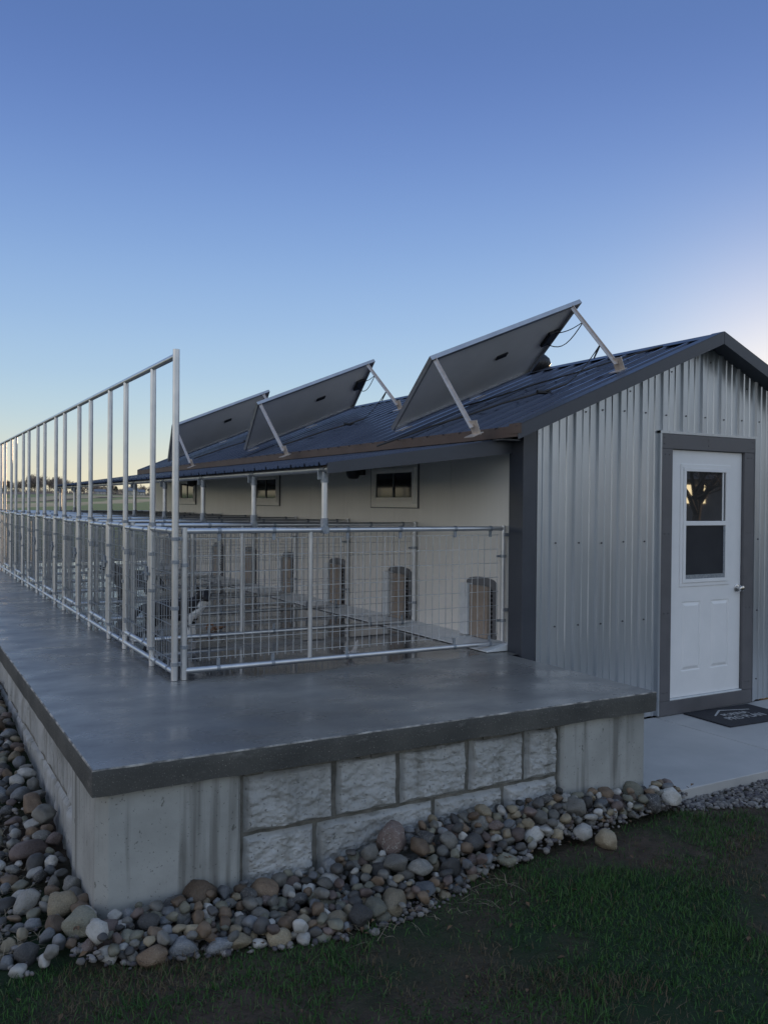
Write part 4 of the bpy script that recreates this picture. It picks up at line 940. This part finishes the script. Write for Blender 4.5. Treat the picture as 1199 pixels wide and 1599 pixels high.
# the rocks one can pick out
HERO = [((.45, .0), .072, 'brown', 'largest brown rounded rock leaning against the left corner pier', .85, 2, 1.0),
        ((1.38, -.03), .085, 'reddish', 'large dull red upright rock leaning against the stone blocks', 1.05, 3, .8),
        ((1.20, -.36), .078, 'tan', 'big pale tan oval rock at the grass edge below the stone blocks', .7, 1, .75),
        ((2.50, -.31), .055, 'tan', 'lone tan rock lying by itself in the grass', .95, 4, .9),
        ((2.83, -.045), .082, 'reddish', 'long flat red rock slab below the right corner pier', .38, 5, .5),
        ((-.035, -.03), .070, 'greenish', 'large greenish rock pressed against the bottom of the wall corner', .9, 6, .95),
        ((-.085, .21), .060, 'tan', 'large tan rock beside the wall on the left of the corner', .8, 7, .95),
        ((.93, -.20), .062, 'greenish', 'pale greenish rounded rock in the middle of the front bed', .7, 8, .9),
        ((.90, -.40), .060, 'tan', 'tan rounded rock near the grass below the stone blocks', .75, 9, .85),
        ((.11, -.17), .060, 'greenish', 'greenish rounded rock at the foot of the left corner pier', .7, 11, .8),
        ((.17, -.31), .062, 'brown', 'brown rounded rock at the lower edge of the left bed', .75, 12, .75),
        ((.34, -.10), .055, 'grey', 'pale grey egg shaped rock in front of the left corner pier', .75, 13, .7),
        ((3.00, .0), .070, 'greenish', 'big rounded greenish rock at the right end of the bed', .75, 14, .9),
        ((3.02, -.12), .062, 'dark', 'large dark brown round rock at the right end of the bed', .85, 16, .95),
        ((3.20, -.10), .062, 'pale', 'pale speckled round rock by the gravel strip', .8, 17, .9),
        ((2.47, -.10), .066, 'grey', 'large grey leaning rock left of the right corner pier', .9, 18, .8),
        ((2.42, -.22), .055, 'pale', 'bright white lumpy rock near the right corner pier', .7, 10, .8),
        ((-.20, .35), .058, 'pale', 'pale angular rock in the bed left of the wall', .8, 15, .7),
        ((-.13, .85), .085, 'reddish', 'large flat reddish rock beside the left side of the wall', .5, 19, .7),
        ((-.05, 1.35), .085, 'brown', 'long brown rock beside the left side of the wall', .6, 21, .55),
        ((1.02, -.10), .055, 'pale', 'white lumpy rock near the dull red upright rock', .7, 20, .8),
        ((.72, -.06), .066, 'brown', 'round orange brown rock below the first stone block', .9, 22, .9)]
for (x, y), r, c, lab, fl, sd_, el_ in HERO: put(x, y, r, c, lab, fl, sd_, el_)
names_c = ['grey'] * 5 + ['pale'] * 3 + ['tan'] * 3 + ['brown'] * 3 + ['dark'] * 4 + ['reddish'] * 3 + ['blue grey'] * 4 + ['greenish'] * 3
count = len(HERO)
def try_zone(sampler, n, rlo, rhi, tries=14, zmax=99):
    global count
    done = 0; att = 0
    while done < n and att < n * 30:
        att += 1; r = rlo + (rhi - rlo) * rng.random() ** 1.6; best = None; flat = rng.uniform(.5, .85)
        for _ in range(tries):
            x, y = sampler(r); z = settle(x, y, r, flat) - gz(x, y) - mound(x, y)
            if best is None or z < best[0]: best = (z, x, y)
        if best[0] > zmax: continue
        z, x, y = best; put(x, y, r, rng.choice(names_c), flat=flat, z=z + gz(x, y) + mound(x, y)); done += 1; count += 1
def front(r):
    while True:
        x = rng.uniform(-.05, 3.3); b = ybed(x); y = rng.uniform(b, .02 - r * .8)
        if y < .03 - r * .8: return x, y
def left(r):
    return rng.uniform(-.45, .035 - r * .7), rng.uniform(-.15, 4.6)
def near_wall(r):
    x = rng.uniform(.02, 3.2); return x, rng.uniform(max(ybed(x), -.16), .02 - r * .8)
def near_left(r): return rng.uniform(-.15, .035 - r * .7), rng.uniform(.1, 3.9)
BULK = [None]
try_zone(front, 116, .029, .058); try_zone(left, 88, .029, .056); try_zone(near_wall, 48, .028, .05, zmax=.17); try_zone(near_left, 34, .035, .06, zmax=.2); try_zone(front, 10, .018, .03, zmax=.12)
try_zone(front, 330, .018, .035, zmax=.17); try_zone(left, 260, .020, .042, zmax=.2)
ORD = ['first', 'second', 'third', 'fourth', 'fifth', 'sixth', 'seventh', 'eighth', 'ninth', 'tenth', 'eleventh', 'twelfth']
def number(items, how):   # items that still share a label are told apart by their place
    by = {}
    for it in items: by.setdefault(it[1], []).append(it)
    for lab, L_ in by.items():
        if len(L_) < 2: continue
        L_.sort(key=lambda q: q[2])
        for n_, q in enumerate(L_): q[0]['label'] = lab + ', ' + ORD[min(n_, 11)] + (' from front' if q[3] else ' from left')
def bulk():
    V = []; F = []; MI = []; keys = list(RM)
    for x, y, z, r, fl, el, c, sd2, r1, r2, r3 in XTRA:
        me = rock_mesh(sd2, c); Mx = Matrix.Translation((x, y, z)) @ Matrix.Rotation(r3, 4, 'Z') @ Matrix.Rotation(r1, 4, 'X') @ Matrix.Rotation(r2, 4, 'Y') @ Matrix.Diagonal((r * 1.08, r * el * 1.08, r * fl * 1.08, 1))
        b0 = len(V); V += [tuple(Mx @ v.co) for v in me.vertices]; F += [tuple(b0 + k_ for k_ in p.vertices) for p in me.polygons]; MI += [keys.index(c)] * len(me.polygons)
    me = bpy.data.meshes.new('small_river_rocks'); me.from_pydata(V, [], F); [me.materials.append(RMB[k_]) for k_ in keys]
    me.polygons.foreach_set('material_index', MI); me.polygons.foreach_set('use_smooth', [True] * len(F))
    o = bpy.data.objects.new('small_river_rocks', me); C.objects.link(o); tag(o, 'many smaller river rocks filling the bed between the larger ones', 'rocks', None, 'stuff')
RMB = {c: mat('small_rock_' + c.replace(' ', '_'), tuple(x * .6 for x in a), .65, 0, tuple(x * 1.0 for x in b), 9, 6, .4, 40, .004) for c, (a, b) in cols.items()}
bulk(); number(AUTO, None)
# pebbles and crumbs between the rocks
prng = np.random.default_rng(4)
def scatter_stones(name, n, sampler, rlo, rhi, mats, label, seed, lift=.3, ang=True, zf=None):
    V = []; F = []; MI = []; rnd = random.Random(seed)
    bm = bmesh.new(); bmesh.ops.create_icosphere(bm, subdivisions=1, radius=1.0); base = [v.co.copy() for v in bm.verts]; fc = [tuple(v.index for v in f.verts) for f in bm.faces]; bm.free()
    for i in range(n):
        x, y = sampler(rnd); r_ = rnd.uniform(rlo, rhi); z = (zf or gz)(x, y) + r_ * lift; b0 = len(V)
        Mx = Matrix.Rotation(rnd.uniform(0, 6.3), 3, 'Z') @ Matrix.Rotation(rnd.gauss(0, .5), 3, 'X') @ Matrix.Diagonal((1, rnd.uniform(.5, 1), rnd.uniform(.35, .75)))
        sd2 = Vector((i * 1.7, 0, 0))
        for v in base:
            q = v * (1 + (.5 if ang else .2) * mnoise.noise(v * 1.3 + sd2)); q = Mx @ q; V.append((x + q.x * r_, y + q.y * r_, z + q.z * r_))
        F += [tuple(b0 + k_ for k_ in f) for f in fc]; MI += [i % len(mats)] * len(fc)
    me = bpy.data.meshes.new(name); me.from_pydata(V, [], F); [me.materials.append(q) for q in mats]; me.polygons.foreach_set('material_index', MI)
    if not ang: me.polygons.foreach_set('use_smooth', [True] * len(F))
    o = bpy.data.objects.new(name, me); C.objects.link(o); return tag(o, label, name.replace('_', ' '), None, 'stuff')
gm = [mat('pebble_%d' % i, c, .8, 0, tuple(x * 1.5 for x in c), 30, 4) for i, c in enumerate(((.09, .085, .08), (.14, .13, .12), (.06, .055, .06), (.18, .17, .16)))]
def sp(rnd):
    if rnd.random() < .65:
        x = rnd.uniform(-.1, 3.35); return x, rnd.uniform(ybed(x) - .04, .03)
    return rnd.uniform(-.75, 0), rnd.uniform(-.2, 5)
scatter_stones('pebbles', 2600, sp, .006, .022, gm, 'small pebbles and crumbs between the larger river rocks', 7, .6, False, lambda x, y: gz(x, y) + mound(x, y))
def sg(rnd):
    while True:
        x = rnd.uniform(3.08, 9); y = rnd.uniform(-.36, -.005)
        if y > -.06 - .30 * sm(3.1, 3.9, x) + .03 * math.sin(x * 9): return x, y
scatter_stones('gravel', 5200, sg, .008, .021, gm, 'strip of small grey gravel along the front of the walkway', 9, .5, True)

# ------------------------------------------------------------------ grass
def grass_mesh(name, n, sampler, hlo, hhi, wlo, whi, seed, label):
    rg = np.random.default_rng(seed); X, Y = sampler(rg, n); n = len(X)
    Z = np.array([gz(x, y) for x, y in zip(X, Y)]) - .003
    h = rg.uniform(hlo, hhi, n); w = rg.uniform(wlo, whi, n); a = rg.uniform(0, 2 * np.pi, n); ln = np.abs(rg.normal(0, .7, n)) + .2; la = a + rg.normal(1.57, .6, n)
    clump = np.array([mnoise.noise(Vector((x * 2.4, y * 2.4, 5))) for x, y in zip(X, Y)]); h *= (1 + .75 * clump)
    dx, dy = np.cos(a) * w, np.sin(a) * w; lx, ly = np.cos(la) * ln * h, np.sin(la) * ln * h
    P = np.zeros((n, 5, 3))
    P[:, 0] = np.stack([X - dx, Y - dy, Z], 1); P[:, 1] = np.stack([X + dx, Y + dy, Z], 1)
    hz = h * np.cos(np.minimum(ln, 1.3)) 
    P[:, 2] = np.stack([X + dx * .8 + lx * .35, Y + dy * .8 + ly * .35, Z + hz * .6], 1); P[:, 3] = np.stack([X - dx * .8 + lx * .35, Y - dy * .8 + ly * .35, Z + hz * .6], 1)
    P[:, 4] = np.stack([X + lx, Y + ly, Z + hz], 1)
    me = bpy.data.meshes.new(name); me.vertices.add(n * 5); me.vertices.foreach_set('co', P.reshape(-1))
    idx = np.arange(n)[:, None] * 5; loops = np.concatenate([idx + np.array([[0, 1, 2, 3]]), idx + np.array([[3, 2, 4]])], 1).reshape(-1)
    me.loops.add(len(loops)); me.loops.foreach_set('vertex_index', loops.astype(np.int32)); me.polygons.add(n * 2)
    ls = (np.arange(n)[:, None] * 7 + np.array([[0, 4]])).reshape(-1); me.polygons.foreach_set('loop_start', ls.astype(np.int32))
    for gmm in GM: me.materials.append(gmm)
    patch = np.array([mnoise.noise(Vector((x * 1.7, y * 1.7, 15))) for x, y in zip(X, Y)])
    pr = rg.random(n); mi = np.where(pr < .50, 0, np.where(pr < .80, 1, np.where(pr < .94, 2, 3))); mi = np.where((patch < -.12) & (rg.random(n) < .55), 3, mi)
    me.polygons.foreach_set('material_index', np.repeat(mi, 2).astype(np.int32)); me.update(); me.validate()
    o = bpy.data.objects.new(name, me); C.objects.link(o); return tag(o, label, 'grass', None, 'stuff')
GM = [mat('grass_green', (.036, .098, .026), .6, 0, (.06, .135, .036), 3, 4, world_pos=True), mat('grass_deep', (.022, .048, .020), .55, 0, (.03, .06, .024), 3, 4, world_pos=True),
      mat('grass_light', (.10, .145, .06), .5, 0, (.07, .115, .045), 3, 4, world_pos=True), mat('grass_dry', (.13, .105, .065), .7, 0, (.08, .066, .045), 3, 4, world_pos=True)]
for q in GM: q.node_tree.nodes['Principled BSDF'].inputs['Specular IOR Level'].default_value = .08
def bedtest(x, y):
    if x > 3.1: return y < -.10 - .28 * sm(3.1, 3.9, x) + .03 * math.sin(x * 7)
    if x < -.05: return y < -.16 or x < -.62
    return y < ybed(x) - .01 + .03 * math.sin(x * 23) * math.sin(x * 5)
def near(rg, n):
    X = rg.uniform(-2.2, 6.5, n); Y = rg.uniform(-3.2, .1, n)
    keep = []
    for x, y in zip(X, Y):
        d = mnoise.noise(Vector((x * 1.25 + 3, y * 1.6, 0))) + .5 * mnoise.noise(Vector((x * 3.7, y * 3.7, 2)))
        dirt = .18 + .82 * sm(-.30, .10, d + .25 * (1 - sm(0, .25, ybed(x) - y)) * (1 if x < 3 else 0))
        keep.append(bedtest(x, y) and rg.random() < dirt)
    k = np.array(keep); return X[k], Y[k]
grass_mesh('grass', 290000, near, .016, .044, .0010, .0024, 1, 'short dark green lawn with thin brown patches in front of the rocks')
def far(rg, n):
    a = rg.uniform(0, 2 * np.pi, n); r_ = 3 + 15 * rg.random(n) ** .8; X = 1 + r_ * np.sin(a); Y = -1 + r_ * np.cos(a)
    k = ~((X > -.7) & (X < 9.6) & (Y > -3.2) & (Y < 13)) & ~((X > -2.2) & (X < 6.5) & (Y > -3.2) & (Y < 0)); return X[k], Y[k]
grass_mesh('grass', 60000, far, .04, .08, .003, .006, 2, 'coarser lawn spreading around the kennel and its rock bed')
# dry straw tangle at the left edge of the rock bed
SM_ = mat('straw', (.32, .26, .17), .8, 0, (.16, .13, .09), 8, 4); mb = MB(); rnd = random.Random(8)
for i in range(1500):
    x, y = rnd.uniform(-.75, -.14), rnd.uniform(-.05, 2.4)
    if rnd.random() < .05: x, y = rnd.uniform(.9, 1.8), rnd.uniform(-.62, -.38)
    a = rnd.uniform(0, 6.3); l = rnd.uniform(.03, .12); z = gz(x, y) + rnd.uniform(.005, .04)
    p = Vector((x, y, z)); d = Vector((math.cos(a), math.sin(a), rnd.uniform(-.15, .25))) * l; s_ = Vector((-math.sin(a), math.cos(a), 0)) * .0012
    b_ = Vector((rnd.uniform(-.01, .01), rnd.uniform(-.01, .01), .008)); mb.add([p - s_, p + s_, p + d * .5 + b_ + s_, p + d * .5 + b_ - s_, p + d], [(0, 1, 2, 3), (3, 2, 4)])
mb.fixn = False; tag(mb.build('dry_straw', SM_), 'dry brown straw and dead stems along the outer edge of the rocks', 'straw', None, 'stuff')

LF = mat('dead_leaf', (.15, .09, .045), .8, 0, (.09, .055, .03), 20, 4); mb = MB(); mb.fixn = False; rnd = random.Random(77)
for i in range(420):
    if rnd.random() < .5:
        x = rnd.uniform(-.1, 3.4); y = rnd.uniform(ybed(x) - .06, .0); z = gz(x, y) + mound(x, y) + rnd.uniform(.01, .06)
    else: x, y = rnd.uniform(-1.5, 5.5), rnd.uniform(-3, -.2); z = gz(x, y) + rnd.uniform(.006, .025)
    a = rnd.uniform(0, 6.3); u = Vector((math.cos(a), math.sin(a), rnd.uniform(-.4, .4))) * rnd.uniform(.008, .020); v_ = Vector((-math.sin(a), math.cos(a), rnd.uniform(-.4, .4))) * rnd.uniform(.005, .011); p = Vector((x, y, z))
    mb.add([p - u, p - v_ + Vector((0, 0, .004)), p + u, p + v_ + Vector((0, 0, .005))], [(0, 1, 2, 3)])
tag(mb.build('dead_leaves', LF), 'small dead leaves caught between the rocks and in the lawn', 'leaves', None, 'stuff')
# ------------------------------------------------------------------ trees
BK = mat('bark', (.20, .17, .14), .9, 0, (.27, .24, .20), 3, 4)
TW = mat('twigs', (.30, .25, .21), .9, 0, (.22, .18, .15), 2, 3)
EV = mat('evergreen', (.030, .042, .022), .8, 0, (.05, .065, .03), 1, 4)
def bare_tree(seed, h, depth=5, spread=.62, tw=.05):
    rnd = random.Random(seed); trunk = MB(); crown = MB(); crown.fixn = False
    def br(p, d, l, r_, lev):
        n = 3; pts = [p]; dd = d.copy()
        for i in range(n):
            dd = (dd + Vector((rnd.gauss(0, .13), rnd.gauss(0, .13), rnd.gauss(.03, .06)))).normalized(); pts.append(pts[-1] + dd * l / n)
        if lev <= 1: trunk.tube(pts, [r_ * (1 - .45 * i / n) for i in range(n + 1)], 7 if lev == 0 else 5, False)
        elif lev <= 3 and depth > 5: trunk.tube(pts, [r_ * (1 - .45 * i / n) for i in range(n + 1)], 4, False)
        else:
            s_ = dd.cross(Vector((rnd.gauss(0, 1), rnd.gauss(0, 1), rnd.gauss(0, 1)))).normalized() * max(r_, tw * .5)
            crown.add([pts[0] - s_, pts[0] + s_, pts[2] + s_ * .6, pts[2] - s_ * .6, pts[3]], [(0, 1, 2, 3), (3, 2, 4)])
        if lev < depth:
            for k_ in range(rnd.choice((3, 4)) if lev < 3 else 4):
                t_ = rnd.uniform(.35, 1) if lev else rnd.uniform(.45, 1); q = pts[min(int(t_ * n), n - 1)].lerp(pts[min(int(t_ * n) + 1, n)], t_ * n % 1)
                nd = (dd + Vector((rnd.gauss(0, 1), rnd.gauss(0, 1), rnd.gauss(.15, .6))) * spread).normalized(); br(q, nd, l * rnd.uniform(.5, .78), r_ * .5, lev + 1)
            br(pts[-1], dd, l * .7, r_ * .55, lev + 1)
    br(Vector((0, 0, -.3)), Vector((0, 0, 1)), h * .36, h * .022, 0); return trunk, crown
def tree_thing(name, mbs, label, group):
    e = empty(name, (0, 0, 0), label, 'tree', group); mbs[0].build('trunk', BK, e); mbs[1].build('crown', TW, e); return e
protosT = [tree_thing('bare_tree', bare_tree(s_, 9, 5, .6, .07), 'bare tree', 'bare trees along the far ridge') for s_ in (1, 2, 3, 4)]
def ev_tree(seed, h, w):
    rnd = random.Random(seed); c = MB(); c.fixn = False; t_ = MB(); t_.tube([(0, 0, -.3), (0, 0, h * .5)], [.22, .1], 6, False)
    for i in range(1500):
        z = rnd.random() ** .8; rad = w * (1 - z) ** .7 * (.35 + .65 * rnd.random() ** .4) * (1 + .3 * math.sin(z * 22 + seed)); a = rnd.uniform(0, 6.3); p = Vector((math.cos(a) * rad, math.sin(a) * rad, h * (.1 + .9 * z)))
        s1 = Vector((rnd.gauss(0, .2), rnd.gauss(0, .2), rnd.gauss(0, .14))); s2 = Vector((rnd.gauss(0, .2), rnd.gauss(0, .2), rnd.gauss(0, .14))); c.add([p - s1, p + s1, p + s2], [(0, 1, 2)])
    e = empty('evergreen_tree', (0, 0, 0), 'evergreen', 'tree', 'evergreens along the far ridge'); t_.build('trunk', BK, e); c.build('crown', EV, e); return e
protosE = [ev_tree(s_, 7, 1.9) for s_ in (1, 2)]
def ray_at(px, dist):   # a point of the place seen in that direction, at a given distance
    d = cf + cr * ((px - 599.5) / 1350.26); d = Vector((d.x, d.y, 0)).normalized(); return Vector((-.705, -3.592, 0)) + d * dist
TL = []; used = set(); trnd = random.Random(21)
spots = []
for px in range(-30, 262, 5):
    spots.append((px + trnd.uniform(-2, 2), trnd.uniform(455, 500), trnd.uniform(.75, 1.15) * (1.1 if 40 < px < 110 else .72)))
for px in (-80, -140, -200, -260, 300, 360, 420): spots.append((px, 480, .9))
where = {0: 'between the farthest fence posts', 1: 'left of the porch roof end', 2: 'seen under the porch roof end', 3: 'near the distant farmhouse', 4: 'just left of the cream wall end'}
def wh(px):
    if px < 0: return 'beyond the left end of the fence'
    if px > 262: return 'hidden behind the building'
    return where[0] if px < 30 else where[1] if px < 92 else where[2] if px < 165 else where[3] if px < 225 else where[4]
for i, (px, dist, s_) in enumerate(spots):
    ev = trnd.random() < .08; pr = trnd.choice(protosE if ev else protosT)
    if pr.name in used: o = copy_tree(pr)
    else: o = pr; used.add(pr.name)
    P = ray_at(px, dist); o.location = (P.x, P.y, gz(P.x, P.y) - .2); o.scale = (s_ * 1.25, s_ * 1.25, s_); o.rotation_euler = (0, 0, trnd.uniform(0, 6.3))
    kd = 'dark evergreen' if ev else 'bare brown tree'; sz = 'taller' if s_ > .8 else 'lower'
    o['label'] = '%s %s on ridge %s' % (sz, kd, wh(px)); TL.append((o, o['label'], px, False))
number(TL, None)
for pr in protosT + protosE:
    if pr.name not in used:
        for c in list(pr.children_recursive) + [pr]: bpy.data.objects.remove(c)
brush = MB(); brush.fixn = False; rnd = random.Random(5)
for i in range(9000):
    P = ray_at(rnd.uniform(-420, 420), rnd.uniform(450, 478)); h = rnd.uniform(.6, 2.9) * (1 + .4 * math.sin(P.x * .11) * math.sin(P.x * .043)); z = gz(P.x, P.y) - .1
    w = rnd.uniform(.04, .14); lx = rnd.gauss(0, .5); brush.add([(P.x - w, P.y, z), (P.x + w, P.y, z), (P.x + lx, P.y + rnd.gauss(0, .5), z + h)], [(0, 1, 2)])
tag(brush.build('brush', TW), 'low brown brush along the foot of the far tree line', 'brush', None, 'stuff')
# far farm buildings
FW = mat('barn_wall', (.35, .33, .30), .8, 0, (.28, .27, .25), .6, 3); FR = mat('barn_roof', (.17, .18, .20), .5, 0, (.22, .22, .23), .6, 3)
for px, dist, w, h, lab in ((206, 430, 6.0, 2.3, 'small pale farmhouse far away under the porch roof end'), (220, 436, 4.2, 1.8, 'low shed to the right of the far farmhouse'), (158, 440, 5.0, 1.6, 'low barn on the far ridge beyond the wide green strip')):
    P = ray_at(px, dist); z0 = gz(P.x, P.y) - .2; e = empty('farm_building', (P.x, P.y, z0), lab, 'building')
    mb = MB(); mb.box(P.x - w / 2, P.x + w / 2, P.y, P.y + 5, z0, z0 + h); mb.build('wall', FW, e)
    mb = MB(); mb.prism([(P.y - .3, z0 + h + .003), (P.y + 5.3, z0 + h + .003), (P.y + 2.5, z0 + h * 1.75)], 'x', P.x - w / 2 - .3, P.x + w / 2 + .3); mb.build('roof', FR, e)
    mb = MB()
    for q in (-.3, .05, .32): mb.box(P.x + q * w - .35, P.x + q * w + .35, P.y - .03, P.y - .002, z0 + h * .35, z0 + h * .75)
    mb.build('window', M['glass'], e)

# ------------------------------------------------------------------ yard behind the camera, seen in the door glass
yt = tree_thing('yard_tree', bare_tree(12, 6.5, 6, .62, .012), 'bare yard tree mirrored in the upper door glass', None); yt.location = (15.3, -7.3, -.68); del_g = yt.get('group')
HS = mat('house_siding', (.30, .28, .26), .8, 0, (.24, .22, .2), 2, 3)
LIT = bpy.data.materials.new('lit_window'); LIT.use_nodes = True; pb = LIT.node_tree.nodes['Principled BSDF']; pb.inputs['Emission Color'].default_value = (1, .74, .40, 1); pb.inputs['Emission Strength'].default_value = 4.5; pb.inputs['Base Color'].default_value = (.5, .4, .2, 1)
c0 = Vector((23.3, -14.5, -.7)); e = empty('farmhouse', c0, 'dark house with bright yellow windows mirrored in the door glass', 'house')
ux = Vector((.64, .77, 0)).normalized(); uy = Vector((ux.y, -ux.x, 0))     # uy points away from the door
mb = MB(); mb.obox(c0 + Vector((0, 0, 1.35)) + uy * 3, ux * 5.5, uy * 3, (0, 0, 1.35)); mb.build('wall', HS, e)
mb = MB(); A = [c0 + ux * s1 * 5.8 + uy * o + Vector((0, 0, z)) for s1 in (-1, 1) for o, z in ((-.3, 2.703), (6.3, 2.703), (3, 3.3))]
mb.add(A, [(0, 1, 2), (5, 4, 3), (0, 3, 4, 1), (1, 4, 5, 2), (2, 5, 3, 0)]); mb.build('roof', M['bronze'], e)
for q, w_ in ((-2.6, .30), (-.20, .33), (.36, .13), (3.0, .33)):
    mb = MB(); mb.obox(c0 + ux * q + Vector((0, 0, 2.2)) - uy * .02, ux * w_, uy * .012, (0, 0, .32)); mb.build('window', LIT, e)
